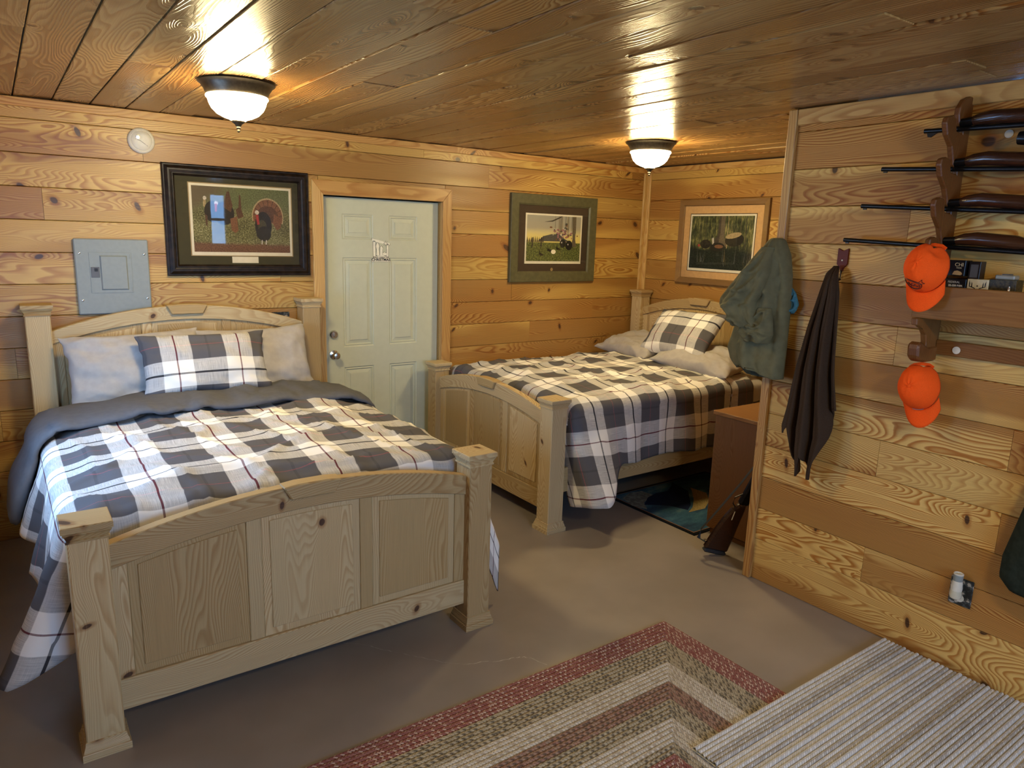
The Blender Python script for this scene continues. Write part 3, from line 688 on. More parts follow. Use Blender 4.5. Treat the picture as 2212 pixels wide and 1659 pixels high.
# ------------------------------------------------------------------ framed prints
def artmat(name, fn, rough=.6):
    m, nt, b = new(name, rough, 0, .3); u, v, _ = coords(nt, 'UV'); setc(nt, b, fn(nt, u, v)); return m
def art1(nt, u, v):
    g = nz(nt, vec(nt, u*75., v*50., 1.), 1., 6., .75); l = nz(nt, vec(nt, u*4., v*4., 5.), 1., 3.)
    gr = ramp(nt, (g-.5)*2.2+.5+(l-.5)*.5, [(.2, (.030, .026, .012)), (.45, (.10, .095, .035)), (.62, (.20, .18, .075)), (.82, (.36, .34, .19))])
    dirt = ramp(nt, g, [(.3, (.05, .022, .012)), (.55, (.16, .075, .04)), (.8, (.33, .22, .13))])
    up = ramp(nt, (g-.5)*1.5+.5, [(.2, (.045, .05, .022)), (.5, (.11, .12, .05)), (.8, (.20, .22, .10))])
    c = mix(nt, (v+(l-.5)*.1).sm(.10, .17), dirt, gr); c = mix(nt, (v+(l-.5)*.12).sm(.55, .75), c, up)
    return mix(nt, ((u*-1.+1.)*.6+v*.6+(l-.5)*.2).sm(.88, 1.08)*.85, c, (.11, .075, .045))
def art2(nt, u, v):
    g = nz(nt, vec(nt, u*40., v*40., 2.), 1., 5., .7); l = nz(nt, vec(nt, u*3., v*9., 4.), 1., 3.)
    sky = ramp(nt, v+(l-.5)*.14, [(.52, (.62, .50, .16)), (.62, (.50, .42, .22)), (.75, (.33, .29, .22)), (1., (.30, .28, .23))])
    gr = ramp(nt, (g-.5)*2.+.5, [(.2, (.020, .020, .008)), (.5, (.085, .10, .025)), (.85, (.26, .25, .07))])
    return mix(nt, (v+(l-.5)*.03).sm(.40, .43), gr, sky)
def art3(nt, u, v):
    g = nz(nt, vec(nt, u*34., v*6., 2.), 1., 5., .7); g2 = nz(nt, vec(nt, u*40., v*40., 7.), 1., 5., .7); l = nz(nt, vec(nt, u*3.5, v*3.5, 4.), 1., 2.)
    up = ramp(nt, (g-.5)*2.+.5+(l-.5)*.9, [(.2, (.010, .012, .006)), (.5, (.055, .062, .022)), (.72, (.16, .15, .05)), (.95, (.38, .32, .12))])
    lo = ramp(nt, (g2-.5)*2.+.35+(l-.5)*.5, [(.2, (.006, .008, .006)), (.6, (.022, .028, .018)), (.85, (.12, .12, .055)), (1., (.25, .24, .13))])
    return mix(nt, (v+(l-.5)*.2).sm(.34, .48), lo, up)
AC = {k: plain('print_'+k, c, .6, 0, .3, .35, 260.) for k, c in dict(dark=(.018, .014, .010), brown=(.085, .040, .020), rust=(.17, .075, .035), tan=(.34, .25, .13), red=(.30, .035, .03), pale=(.48, .42, .36), pink=(.30, .13, .14), hill=(.075, .07, .06), tree=(.055, .042, .03), bark=(.12, .09, .055), feather=(.055, .045, .018), grey=(.14, .14, .13), white=(.62, .58, .5)).items()}
AC['white'] = plain('print_margin_white', (.66, .60, .48), .6, 0, .3, .03, 30.)
def ell(cx, cy, rx, ry, n=20, a0=0., a1=6.2832, rot=0.):
    r = []
    for i in range(n if a1-a0 > 6.28 else n+1):
        a = a0+(a1-a0)*i/n; x_, y_ = rx*math.cos(a), ry*math.sin(a); r.append((cx+x_*math.cos(rot)-y_*math.sin(rot), cy+x_*math.sin(rot)+y_*math.cos(rot)))
    return r
def framed(nm, mw, w_, h_, fw, mf, mats, label, group, fdep=.03, line=None):
    """w_, h_ outer; fw frame width; mf=(left,right,bottom,top) print inset from the outer edge; local x right, y up, z towards viewer"""
    t = empty(nm, label=label, cat='picture', group=group); t.matrix_world = mw
    X0, X1, Y0, Y1 = -w_/2, w_/2, -h_/2, h_/2
    prof = mats['profile']   # list of (inset, z)
    v, f = [], []
    for i_, z_ in prof: v += [(X0+i_, Y0+i_, z_), (X1-i_, Y0+i_, z_), (X1-i_, Y1-i_, z_), (X0+i_, Y1-i_, z_)]
    sides = []
    for s_ in range(4):
        m_ = MB(); vv = []; 
        for k in range(len(prof)): vv += [v[k*4+s_], v[k*4+(s_+1) % 4]]
        ff = [(2*k, 2*k+1, 2*k+3, 2*k+2) for k in range(len(prof)-1)]
        n_ = 2*len(prof); vv += [(vv[0][0], vv[0][1], 0), (vv[1][0], vv[1][1], 0)]
        m_.add(vv, ff); me = bpy.data.meshes.new('frame_rail'); me.from_pydata(m_.v, [], m_.f); me.update(); link('frame_rail', me, mats['frame'], t)
    box('mat_board', (X0+fw*.9, X1-fw*.9), (Y0+fw*.9, Y1-fw*.9), (.002, .008), mats['mat'], t, 0)
    l, r, bt, tp = mf; m2 = .014
    if line: box('mat_fillet', (X0+l-m2-.006, X1-r+m2+.006), (Y0+bt-m2*1.4-.006, Y1-tp+m2+.006), (.008, .0083), mats['line'], t, 0)
    box('print_margin', (X0+l-m2, X1-r+m2), (Y0+bt-m2*1.5, Y1-tp+m2), (.008, .0086), AC['white'], t, 0)
    a0, a1, b0, b1 = X0+l, X1-r, Y0+bt, Y1-tp
    pr = mesh('print', [(a0, b0, .009), (a1, b0, .009), (a1, b1, .009), (a0, b1, .009)], [(0, 1, 2, 3)], mats['art'], t, False, [(0, 0), (1, 0), (1, 1), (0, 1)])
    lay = [0]
    def sh(name, pts, c, dz=0.):
        lay[0] += 1; z_ = .0091+.00004*lay[0]
        pts = [(max(0, min(1, p)), max(0, min(1, q))) for p, q in pts]
        vv = [(a0+(a1-a0)*p, b0+(b1-b0)*q, z_) for p, q in pts]
        return mesh(name, vv, [tuple(range(len(vv)))], AC[c], pr)
    gl = mesh('glass_pane', [(X0+fw*.85, Y0+fw*.85, .0145), (X1-fw*.85, Y0+fw*.85, .0145), (X1-fw*.85, Y1-fw*.85, .0145), (X0+fw*.85, Y1-fw*.85, .0145)], [(0, 1, 2, 3)], M['glass'], t)
    return t, sh
M['frame_dark'] = plain('distressed_espresso_frame', (.014, .008, .005), .42, 0, .25, .6, 30)
M['frame_green'] = plain('olive_painted_frame', (.085, .075, .032), .45, 0, .4, .12, 30)
M['frame_tan'] = wood('tan_oak_frame', 'X', (.26, .155, .06), (.20, .11, .04), KN, 90., .35, .4, .2, .0, .4)
M['mat_green'] = plain('dark_olive_mat', (.040, .036, .014), .8); M['mat_brown'] = plain('brown_mat', (.045, .026, .012), .8); M['mat_tan'] = plain('tan_mat', (.50, .30, .125), .8); M['gold_line'] = plain('gold_fillet', (.30, .20, .08), .5)
pd = [(0, 0), (0, .020), (.006, .024), (.012, .024), (.014, .021), (.030, .032), (.040, .032), (.042, .028), (.052, .026), (.054, .030), (.058, .030), (.070, .014), (.070, .006)]
P_1, sh = framed('framed_print', frame_mat((-3.6475, 0, 1.848), (1, 0, 0), (0, 0, 1)), .890, .670, .070, (.162, .130, .148, .122), dict(profile=pd, frame=M['frame_dark'], mat=M['mat_green'], line=M['gold_line'], art=artmat('wild_turkey_print', art1)), 'large dark framed print of wild turkeys left of the door', 'framed wildlife prints', line=True)
X_ = lambda n, p, c: sh(n, p, c)
X_('tail_fan_rim', ell(.765, .565, .170, .30, 30, -.35, 3.35), 'tan'); X_('tail_fan', ell(.765, .565, .158, .275, 30, -.4, 3.4), 'rust'); X_('fan_band', ell(.76, .54, .125, .20, 26, -.3, 3.3), 'brown')
for i in range(9): a = .1+i*.36; X_('fan_feather', [(.765+.06*math.cos(a-.05), .55+.10*math.sin(a-.05)), (.765+.155*math.cos(a-.04), .565+.27*math.sin(a-.04)), (.765+.155*math.cos(a+.03), .565+.27*math.sin(a+.03))], 'brown')
X_('fan_lower', [(.83, .62), (.92, .55), (.90, .40), (.86, .36), (.82, .46)], 'rust')
X_('body', ell(.715, .43, .090, .22), 'dark'); X_('breast', ell(.70, .42, .05, .10), 'feather'); X_('body_lower', ell(.72, .30, .075, .12), 'dark'); X_('wing', [(.63, .50), (.655, .44), (.665, .22), (.64, .26)], 'dark')
X_('neck', [(.635, .60), (.665, .60), (.675, .45), (.65, .44)], 'red'); X_('head', ell(.650, .635, .022, .035), 'pale')
for p in ((.69, .20), (.735, .20)): X_('leg', [(p[0], p[1]), (p[0]+.012, p[1]), (p[0]+.008, p[1]-.07), (p[0]-.004, p[1]-.07)], 'pale')
X_('far_body', ell(.20, .62, .085, .165), 'dark'); X_('far_neck', [(.11, .80), (.13, .83), (.135, .74), (.12, .68), (.105, .70)], 'tan'); X_('far_head', ell(.125, .82, .018, .03), 'pale'); X_('far_tail', [(.12, .58), (.145, .55), (.14, .38), (.125, .42)], 'brown')
X_('middle_body', ell(.31, .60, .105, .18), 'dark'); X_('middle_tail', [(.30, .70), (.345, .93), (.37, .94), (.40, .72), (.38, .62)], 'brown'); X_('middle_head', ell(.235, .75, .020, .032), 'pale'); X_('middle_neck', [(.22, .74), (.245, .74), (.24, .62), (.22, .62)], 'red')
X_('strut_tail', [(.46, .70), (.47, .90), (.485, .88), (.49, .66), (.51, .56), (.45, .52), (.43, .66)], 'brown'); X_('wing_tip', [(.37, .52), (.44, .56), (.45, .34), (.42, .30), (.38, .34)], 'rust')
mesh('title_tab', [(-.06, -.255, .0087), (.105, -.255, .0087), (.105, -.215, .0087), (-.06, -.215, .0087)], [(0, 1, 2, 3)], AC['white'], P_1)
pg = [(0, 0), (0, .026), (.004, .030), (.075, .026), (.088, .016), (.088, .006)]
P_2, sh = framed('framed_print', frame_mat((-1.083, 0, 1.803), (1, 0, 0), (0, 0, 1)), .918, .712, .088, (.172, .165, .172, .165), dict(profile=pg, frame=M['frame_green'], mat=M['mat_brown'], line=M['gold_line'], art=artmat('spring_meadow_print', art2)), 'olive framed print of turkeys in a spring meadow right of the door', 'framed wildlife prints')
X_ = lambda n, p, c: sh(n, p, c)
X_('hill', [(.2, .44), (.30, .55), (.45, .60), (.60, .60), (.7, .50), (.8, .44)], 'hill')
for i in range(9): X_('far_tree', [(.0+i*.035, .42), (.03+i*.035, .42), (.015+i*.035, .54+.07*ns(i*1.7, 2, 3))], 'tree')
random.seed(21)
for i in range(70): cx, cy = random.gauss(.66, .09), random.gauss(.60, .09); X_('blossom', ell(cx, cy, random.uniform(.010, .028), random.uniform(.01, .026), 7), random.choice(['pink', 'pink', 'rust', 'pale', 'hill']))
for i in range(16): cx = random.uniform(.5, .98); X_('thin_trunk', [(cx, .62), (cx+.006, .62), (cx+.004, 1.), (cx, 1.)], random.choice(['bark', 'tree', 'tan']))
X_('big_trunk', [(.82, .33), (.92, .33), (.895, .5), (.90, 1.), (.83, 1.), (.845, .5)], 'bark'); X_('branch', [(.30, .86), (.45, .90), (.60, .99), (.64, 1.), (.60, .96), (.46, .875)], 'tree')
for cx, cy, r_ in ((.66, .40, .055), (.78, .36, .065)): X_('turkey_fan', ell(cx, cy, r_, r_*1.7, 18), 'dark'); X_('turkey_head', ell(cx-.02, cy+.02, .01, .02, 8), 'pale')
for cx, cy in ((.58, .30), (.27, .17), (.42, .26)): X_('hen', [(cx-.04, cy+.09), (cx-.03, cy+.02), (cx+.05, cy-.03), (cx+.02, cy-.05), (cx-.04, cy-.03)], 'dark')
X_('white_hen', ell(.49, .21, .045, .05, 12), 'white')
for cx in (.10, .26): X_('fence_post', [(cx-.008, .30), (cx+.008, .30), (cx+.012, .52), (cx-.002, .52)], 'tree')
MB().lathe([(.014, 0), (.012, .001)], (-.01, -.253, .008), 20).build('medallion', M['gold_line'], P_2)
ptn = [(0, 0), (0, .024), (.004, .028), (.045, .024), (.052, .014), (.052, .006)]
P_3, sh = framed('framed_print', frame_mat((0, -.885, 1.815), (0, -1, 0), (0, 0, 1)), .905, .708, .052, (.135, .135, .135, .135), dict(profile=ptn, frame=M['frame_tan'], mat=M['mat_tan'], line=M['backing'], art=artmat('swamp_print', art3)), 'tan framed print of turkeys in a swamp above the far headboard', 'framed wildlife prints', line=True)
X_ = lambda n, p, c: sh(n, p, c)
X_('cypress_trunk', [(.36, .50), (.62, .42), (.56, .60), (.55, 1.), (.46, 1.), (.46, .62)], 'bark'); X_('trunk_shadow', [(.36, .50), (.47, .47), (.49, .70), (.49, 1.), (.46, 1.), (.45, .62)], 'tree')
for cx, w2, c in ((.60, .012, 'tan'), (.66, .008, 'bark'), (.88, .014, 'tree'), (.80, .010, 'bark'), (.15, .008, 'tree'), (.24, .006, 'bark')): X_('slim_trunk', [(cx, .40), (cx+w2, .40), (cx+w2*.7, 1.), (cx+.002, 1.)], c)
X_('turkey_body', ell(.26, .47, .09, .085), 'dark'); X_('turkey_body', ell(.46, .42, .12, .085), 'dark'); X_('turkey_body', ell(.72, .56, .15, .12, 18, 0, 6.2832, .3), 'dark'); X_('turkey_back', ell(.70, .64, .13, .05, 14, 0, 6.2832, .3), 'tan')
X_('turkey_wing', ell(.48, .43, .07, .035), 'rust'); X_('turkey_head', ell(.15, .44, .022, .026, 10), 'red'); X_('turkey_neck', [(.36, .58), (.39, .60), (.40, .50), (.375, .46)], 'pale')
for i in range(16): cx = random.uniform(.5, .98); cy = random.uniform(.03, .16); X_('reed', [(cx, cy), (cx+.006, cy), (cx+random.uniform(-.04, .04), cy+random.uniform(.15, .3))], random.choice(['tan', 'feather', 'grey']))
for i in range(8): cx = random.uniform(.05, .3); X_('reed', [(cx, .12), (cx+.006, .12), (cx+random.uniform(-.06, .06), .34)], random.choice(['grey', 'feather']))
# ------------------------------------------------------------------ rugs
def strand_mat(name, b1, b2, fleck, prob=.22, su=78.):
    m, nt, b = new(name, .95, 0, .1); u, v, _ = coords(nt, 'UV')
    oi = nt.nodes.new('ShaderNodeObjectInfo'); r = X(nt, oi.outputs['Random'])
    side = v.gt(0.); ch = u*su+v.abs()*.9+side*.5+r*7.; cell = ch-ch.fract()
    wn = nt.nodes.new('ShaderNodeTexWhiteNoise'); wn.noise_dimensions = '3D'; nt.links.new(vec(nt, cell, side, r*53.), wn.inputs['Vector'])
    sc = nt.nodes.new('ShaderNodeSeparateColor'); nt.links.new(wn.outputs['Color'], sc.inputs[0])
    c = mix(nt, X(nt, sc.outputs[0]), b1, b2); alt = ((cell+side)*.5).fract().lt(.25); vv = v.abs()-.5; ff = ch.fract()-.5
    dot = (ff*ff*5.+vv*vv*5.).sm(.55, .95, 1., 0.); fl = (alt*X(nt, sc.outputs[1]).lt(prob*2.6)+X(nt, sc.outputs[2]).lt(prob*.25)).min(1.)
    c = mix(nt, fl*dot*.85, c, fleck)
    fz = nz(nt, vec(nt, u*700., v*6., 0.), 1., 2.)
    edge = (ch.fract()-.5).abs().sm(.30, .5, 1., .60)*v.abs().sm(.75, 1., 1., .55)*v.abs().sm(0., .12, .75, 1.)
    e2 = edge*(fz*.4+.8); c = mix(nt, 1., c, vec(nt, e2, e2, e2), 'MULTIPLY')
    setc(nt, b, c); bump(nt, b, edge+fz*.3, .005, .8); return m
RM = dict(red=strand_mat('rose_braid', (.27, .098, .085), (.33, .15, .125), (.55, .40, .32), .26),
          mixd=strand_mat('sage_mixed_braid', (.38, .31, .21), (.46, .39, .28), (.07, .055, .042), .24),
          cream=strand_mat('cream_braid', (.54, .47, .37), (.64, .58, .50), (.36, .28, .20), .14),
          brown=strand_mat('russet_mixed_braid', (.36, .25, .18), (.33, .18, .14), (.09, .06, .045), .24))
def ring_mesh(x0, x1, y0, y1, p, hh):
    h = p*.5; prof = [(-h*.98, 0.), (-h*.8, hh*.7), (-h*.3, hh), (h*.3, hh), (h*.8, hh*.7), (h*.98, 0.)]; vs, uv, f = [], [], []
    cs = [(x0, y0, 1, 1), (x1, y0, -1, 1), (x1, y1, -1, -1), (x0, y1, 1, -1)]; n = len(prof); off = 0.
    for s_ in range(4):
        a, b = cs[s_], cs[(s_+1) % 4]; ln = math.hypot(b[0]-a[0], b[1]-a[1]); base_ = len(vs)
        for e, q in enumerate((a, b)):
            for o_, z_ in prof: vs.append((q[0]+q[2]*o_, q[1]+q[3]*o_, z_)); uv.append((off+ln*e, o_/h))
        off += ln
        f += [(base_+k, base_+k+1, base_+n+k+1, base_+n+k) for k in range(n-1)]
    return vs, f, uv
rg = empty('braided_rug', (-3.66, -3.46, 0), 0, 'rose, sage and cream braided rug on the floor at the foot of the near bed', 'rug')
RP = .0205; RWx, RWy = 2.40, 1.52
mesh('rug_backing', [(-RWx/2, -RWy/2, .003), (RWx/2, -RWy/2, .003), (RWx/2, RWy/2, .003), (-RWx/2, RWy/2, .003)], [(0, 1, 2, 3)], M['mat_brown'], rg)
k = 0
while k*RP < RWy/2-RP*.6:
    i_ = k*RP+RP/2
    band = 'red' if i_ < .115 else 'mixd' if i_ < .255 else 'cream' if i_ < .355 else 'brown' if i_ < .44 else 'mixd' if i_ < .52 else 'cream' if i_ < .605 else 'mixd' if i_ < .66 else 'red'
    vs, f, uv = ring_mesh(-RWx/2+i_, RWx/2-i_, -RWy/2+i_, RWy/2-i_, RP, .010)
    mesh('braid', vs, f, RM[band], rg, False, uv); k += 1
WM = [strand_mat('ivory_rib_braid', (.66, .63, .60), (.76, .73, .70), (.58, .54, .50), .2, 75.), strand_mat('greige_rib_braid', (.44, .40, .36), (.56, .52, .48), (.70, .67, .63), .2, 75.)]
r2 = empty('ribbed_rug', (0, 0, .012), 0, 'off-white ribbed woven rug against the partition wall', 'rug')
y = -3.385; k = 0; x0, x1 = -3.055, PX-.03
random.seed(5)
while y > -5.3:
    p = random.choice([.016, .018, .020]); hh = random.choice([.012, .014, .009]) if k > 0 else .014; h = p/2
    prof = [(-h*.98, 0.), (-h*.8, hh*.7), (-h*.3, hh), (h*.3, hh), (h*.8, hh*.7), (h*.98, 0.)]
    vs = [(x0+random.uniform(-.002, .002), y-h+o_, z_) for o_, z_ in prof]; vs += [(x1, q[1], q[2]) for q in vs]; uv = [(0, o_/h) for o_, _ in prof]+[(x1-x0, o_/h) for o_, _ in prof]
    mesh('rib', vs, [(q, q+1, 7+q, 6+q) for q in range(5)], WM[0 if (k < 3 or (k//3) % 2 == 0 or random.random() < .35) else 1], r2, False, uv); y -= p; k += 1
box('rug_backing', (x0, x1), (y, -3.385), (0, .003), M['cream_card'], r2, 0)
# blue fish rug by the far bed
br = empty('fish_rug', (-.98, -1.68, 0), 0, 'dark blue rug with a leaping fish design beside the dresser', 'rug')
M['rug_black'] = plain('black_rug_pile', (.006, .007, .010), .95, 0, .1, .2, 200); M['copper_line'] = plain('copper_rug_line', (.20, .085, .04), .9)
def artsea(nt, u, v):
    g = nz(nt, vec(nt, u*3., v*5., 2.), 1., 4., .6); g2 = nz(nt, vec(nt, u*60., v*60., 2.), 1., 2.)
    return ramp(nt, (g-.5)*1.8+.5+(g2-.5)*.25, [(.15, (.008, .022, .055)), (.42, (.016, .055, .11)), (.6, (.03, .095, .15)), (.8, (.10, .15, .18)), (1., (.22, .23, .22))])
M['sea'] = artmat('sea_blue_pile', artsea, .95); M['navy'] = plain('navy_pile', (.008, .014, .045), .95, 0, .1, .2, 150); M['tanpile'] = plain('tan_pile', (.24, .18, .075), .95, 0, .1, .3, 150); M['creampile'] = plain('cream_pile', (.15, .16, .15), .95, 0, .1, .3, 40)
hx, hy = .54, .405
box('rug_border', (-hx, hx), (-hy, hy), (0, .008), M['rug_black'], br, .003); box('border_line', (-hx+.025, hx-.025), (-hy+.025, hy-.025), (.006, .0085), M['copper_line'], br, 0)
mesh('rug_field', [(-hx+.032, -hy+.032, .0088), (hx-.032, -hy+.032, .0088), (hx-.032, hy-.032, .0088), (-hx+.032, hy-.032, .0088)], [(0, 1, 2, 3)], M['sea'], br, False, [(0, 0), (1, 0), (1, 1), (0, 1)])
def rp(n, pts, mat, z): mesh(n, [(p*.72-.19, q, z) for p, q in pts], [tuple(range(len(pts)))], mat, br)
rp('wave_foam', [(-.46, .16), (-.40, .30), (-.22, .36), (-.08, .34), (-.06, .24), (-.18, .20), (-.30, .16), (-.40, .06)], M['creampile'], .0092)
rp('fish_body', [(-.34, .13), (-.16, .22), (.0, .25), (.16, .24), (.30, .30), (.40, .36), (.34, .16), (.2, .06), (.06, -.04), (-.08, -.10), (-.14, .02), (-.24, .08)], M['navy'], .0094)
rp('fish_belly', [(-.12, -.13), (.02, -.08), (.2, .02), (.34, .12), (.44, .20), (.46, .06), (.30, -.06), (.10, -.14)], M['tanpile'], .0096)
rp('sea_foam', [(.10, -.20), (.30, -.18), (.42, -.10), (.40, -.16), (.26, -.24)], M['sea'], .0098)
# ------------------------------------------------------------------ dresser and leaning shotgun
t = empty('dresser', (-1.415, -2.065, 0), 0, 'dark veneered dresser with lighter top standing behind the partition end', 'dresser')
box('dresser_body', (.012, .62), (-.66, -.012), (.04, .775), M['walnut_z'], t, .003)
box('dresser_top', (0, .64), (-.67, 0), (.775, .80), M['dresser_top'], t, .003)
box('plinth', (.03, .60), (-.65, -.03), (0, .04), M['walnut_z'], t, .002)
for z in (.30, .54): box('drawer_front', (.62, .635), (-.63, -.04), (z-.11, z+.11), M['walnut_z'], t, .003)
g = empty('leaning_shotgun', (-1.64, -2.345, 0), 0, 'dark brown shotgun with black sling leaning butt-down by the dresser', 'shotgun')
# local frame of the gun: axis from butt to muzzle leans back towards the wall corner
ax = Vector((.24, -.30, 1.0)).normalized(); side = Vector((-.80, .42, 0)); side = (side-ax*side.dot(ax)).normalized(); nrm = ax.cross(side)
def G(l, s_, n_): p = ax*l+side*(s_*1.4)+nrm*n_+Vector((.03, -.0, .008)); return (p.x, p.y, p.z)
def slab(nm, poly, th, mat, par=g): return MB().prism(poly, lambda p, q, h: G(p, q, h), -th/2, th/2).build(nm, mat, par, bevel=th*.3)
slab('butt_pad', [(0, -.03), (-.012, .075), (.012, .082), (.025, -.03)], .044, M['black_rubber'])
slab('stock', [(.025, -.03), (.012, .082), (.16, .072), (.24, .062), (.30, .05), (.34, .030), (.36, .0), (.31, -.008), (.25, -.012), (.14, -.022)], .040, M['stock'])
slab('receiver', [(.34, -.012), (.34, .035), (.56, .035), (.56, -.012)], .036, M['gunmetal'])
MB().tube([G(.56, .012, 0), G(1.05, .012, 0)], .012, 12).build('barrel', M['gunmetal'], g, smooth=True)
MB().tube([G(.30, .02, .0), G(.33, .055, 0), G(.37, .06, 0), (G(.41, .03, 0))], .0035, 8).build('trigger_guard', M['gunmetal'], g)
slab('cartridge_tag', [(.22, .040), (.30, .048), (.31, .030), (.23, .022)], .046, M['white_plastic'])
sl = [G(.05, .088, .0), G(.06, .12, 0), G(.12, .13, .0), G(.25, .105, 0), G(.45, .07, 0), G(.70, .035, 0), G(.95, .02, 0)]
MB().tube(sl, .014, 8, .25).build('sling', M['black_rubber'], g, smooth=True)
MB().lathe([(.009, -.003), (.012, 0), (.009, .003)], G(.06, .088, 0), 14).build('sling_swivel', M['chrome'], g)
# ------------------------------------------------------------------ gun rack on the partition (world coordinates, wall face x = PX)
rk = empty('gun_rack', (PX, -3.405, 1.35), 0, 'brown stained wall gun rack with scalloped uprights and a shelf', 'gun rack')
o0 = Vector((PX, -3.405, 1.35))
def rel(x, y, z): return (x-o0.x, y-o0.y, z-o0.z)
def upright(y, nm='upright'):
    pr = [(PX-.001, 2.415), (-1.725, 2.414), (-1.770, 2.397), (-1.797, 2.366), (-1.800, 2.337), (-1.785, 2.300), (-1.745, 2.285), (-1.745, 2.268), (-1.80, 2.275), (-1.815, 2.322), (-1.853, 2.327), (-1.885, 2.317), (-1.892, 2.295), (-1.870, 2.253), (-1.820, 2.214)]
    step = .1545
    hook = [(-1.800, 2.176), (-1.785, 2.143), (-1.745, 2.130), (-1.745, 2.112), (-1.80, 2.118), (-1.815, 2.166), (-1.853, 2.172), (-1.885, 2.163), (-1.891, 2.140), (-1.870, 2.096), (-1.818, 2.052)]
    for k in range(3): pr += [(x, z-step*k) for x, z in hook]
    pr += [(-1.80, 1.715), (-1.79, 1.690), (PX-.001, 1.690)]
    MB().prism(pr, lambda p, q, h: rel(p, h, q), y-.011, y+.011).build(nm, M['rack_z'], rk, bevel=.004)
for y in (-3.405, -4.12): upright(y)
for y in (-3.405, -4.12):
    lo = [(PX-.001, 1.535), (-1.905, 1.535), (-1.901, 1.507), (-1.87, 1.503), (-1.835, 1.488), (-1.808, 1.462), (-1.797, 1.43), (-1.79, 1.38), (PX-.001, 1.38)]
    MB().prism(lo, lambda p, q, h: rel(p, h, q), y-.012, y+.012).build('bracket', M['rack_z'], rk, bevel=.003)
def rbox(nm, a, b, c, mat, bv=.003): return MB().box((a[0]-o0.x, a[1]-o0.x), (b[0]-o0.y, b[1]-o0.y), (c[0]-o0.z, c[1]-o0.z)).build(nm, mat, rk, bevel=bv)
rbox('shelf_front', (-1.872, -1.850), (-4.15, -3.375), (1.535, 1.668), M['rack_x'])
rbox('shelf_floor', (-1.850, PX-.001), (-4.15, -3.375), (1.635, 1.655), M['rack_x'])
rbox('shelf_side', (-1.850, PX-.001), (-3.396, -3.375), (1.535, 1.66), M['rack_z'])
rl = rbox('back_rail', (PX-.021, PX-.001), (-4.11, -3.417), (1.375, 1.437), M['rack_x'])
MB().prism([(PX-.01, 1.345), (-1.80, 1.345), (-1.845, 1.352), (-1.866, 1.370), (-1.872, 1.415), (-1.862, 1.432), (-1.845, 1.436), (-1.815, 1.424), (-1.78, 1.410), (PX-.01, 1.412)], lambda p, q, h: rel(p, h, q), -3.424, -3.376).build('peg', M['rack_z'], rk, bevel=.010)
for z, y in ((1.403, -3.502), (2.262, -3.56)):
    MB().lathe([(.0155, 0), (.0155, .003), (.007, .004)], rel(PX-.022 if z < 2 else PX-.002, y, z), 20, Matrix.Rotation(-math.pi/2, 4, 'Y')).build('screw_washer', M['white_plastic'], rk, smooth=True)
# ------------------------------------------------------------------ long guns hung upside down on the rack
def longgun(ym, yr, zm, zr, fy0, fz, label, scope=False, sight='bead'):
    xg = -1.772; sl = (zr-zm)/(yr-ym); z = lambda y: zm+sl*(y-ym)
    t = empty('long_gun', (xg, -3.405, z(-3.405)), 0, label, 'gun', 'long guns on the wall rack')
    def L(x, y, zz): return (x-xg, y+3.405, zz-z(-3.405))
    b = MB().tube([L(xg, ym, zm), L(xg, -4.35, z(-4.35))], .0095, 14).build('barrel', M['gunmetal'], t, smooth=True)
    MB().lathe([(.006, 0), (.006, .001)], L(xg, ym+.0003, zm), 12, Matrix.Rotation(-math.pi/2, 4, 'X')).build('muzzle_bore', M['blackink'], b)
    if sight == 'bead': MB().box((-.003, .003), (ym+3.405-.024, ym+3.405-.008), (zm-z(-3.405)-.016, zm-z(-3.405)-.008)).build('front_sight', M['gunmetal'], t)
    else: MB().prism([(ym-.012, -.008), (ym-.06, -.008), (ym-.045, -.014), (ym-.028, -.026), (ym-.016, -.024)], lambda p, q, h: (h, p+3.405, q+zm-z(-3.405)), -.004, .004).build('front_sight', M['gunmetal'], t)
    # forearm (above, since the gun hangs upside down), magazine tube, receiver, stock
    pts = [L(xg, fy0-.002, z(fy0)+.024), L(xg, fy0-.04, z(fy0)+.025), L(xg, fy0-.05, z(fy0)+.028), L(xg, fy0-.09, z(fy0)+.031), L(xg, fy0-.30, z(fy0-.3)+.031), L(xg, fy0-.335, z(fy0-.33)+.028)]
    MB().tube(pts[:3], [.015, .017, .017], 14).build('magazine_cap', M['gunmetal'], t, smooth=True)
    MB().tube([L(xg, fy0-.048, z(fy0)+.026), L(xg, fy0-.075, z(fy0)+.031), L(xg, fy0-.12, z(fy0)+.034), L(xg, fy0-.26, z(fy0-.26)+.034), L(xg, fy0-.30, z(fy0-.3)+.030)], [.018, .024, .027, .027, .020], 16).build('forearm', M['stock'], t, smooth=True, auto=1.2)
    yr0 = fy0-.33
    MB().prism([(yr0+.02, -.014), (yr0+.02, .042), (yr0-.22, .046), (yr0-.26, .03), (yr0-.26, -.012)], lambda p, q, h: L(xg+h, p, z(p)+q), -.018, .018).build('receiver', M['gunmetal'], t, bevel=.006)
    MB().prism([(yr0-.25, -.008), (yr0-.25, .04), (yr0-.36, .055), (yr0-.66, .115), (yr0-.67, .0), (yr0-.42, -.004)], lambda p, q, h: L(xg+h, p, z(p)+q), -.02, .02).build('stock', M['stock'], t, bevel=.012)
    if scope:
        MB().tube([L(xg-.01, -3.632, z(-3.632)-.048), L(xg-.01, -3.66, z(-3.66)-.050), L(xg-.01, -3.74, z(-3.74)-.048), L(xg-.01, -3.78, z(-3.78)-.046), L(xg-.01, -3.98, z(-3.98)-.044)], [.024, .026, .024, .014, .014], 16).build('scope', M['gunmetal'], t, smooth=True, auto=1.2)
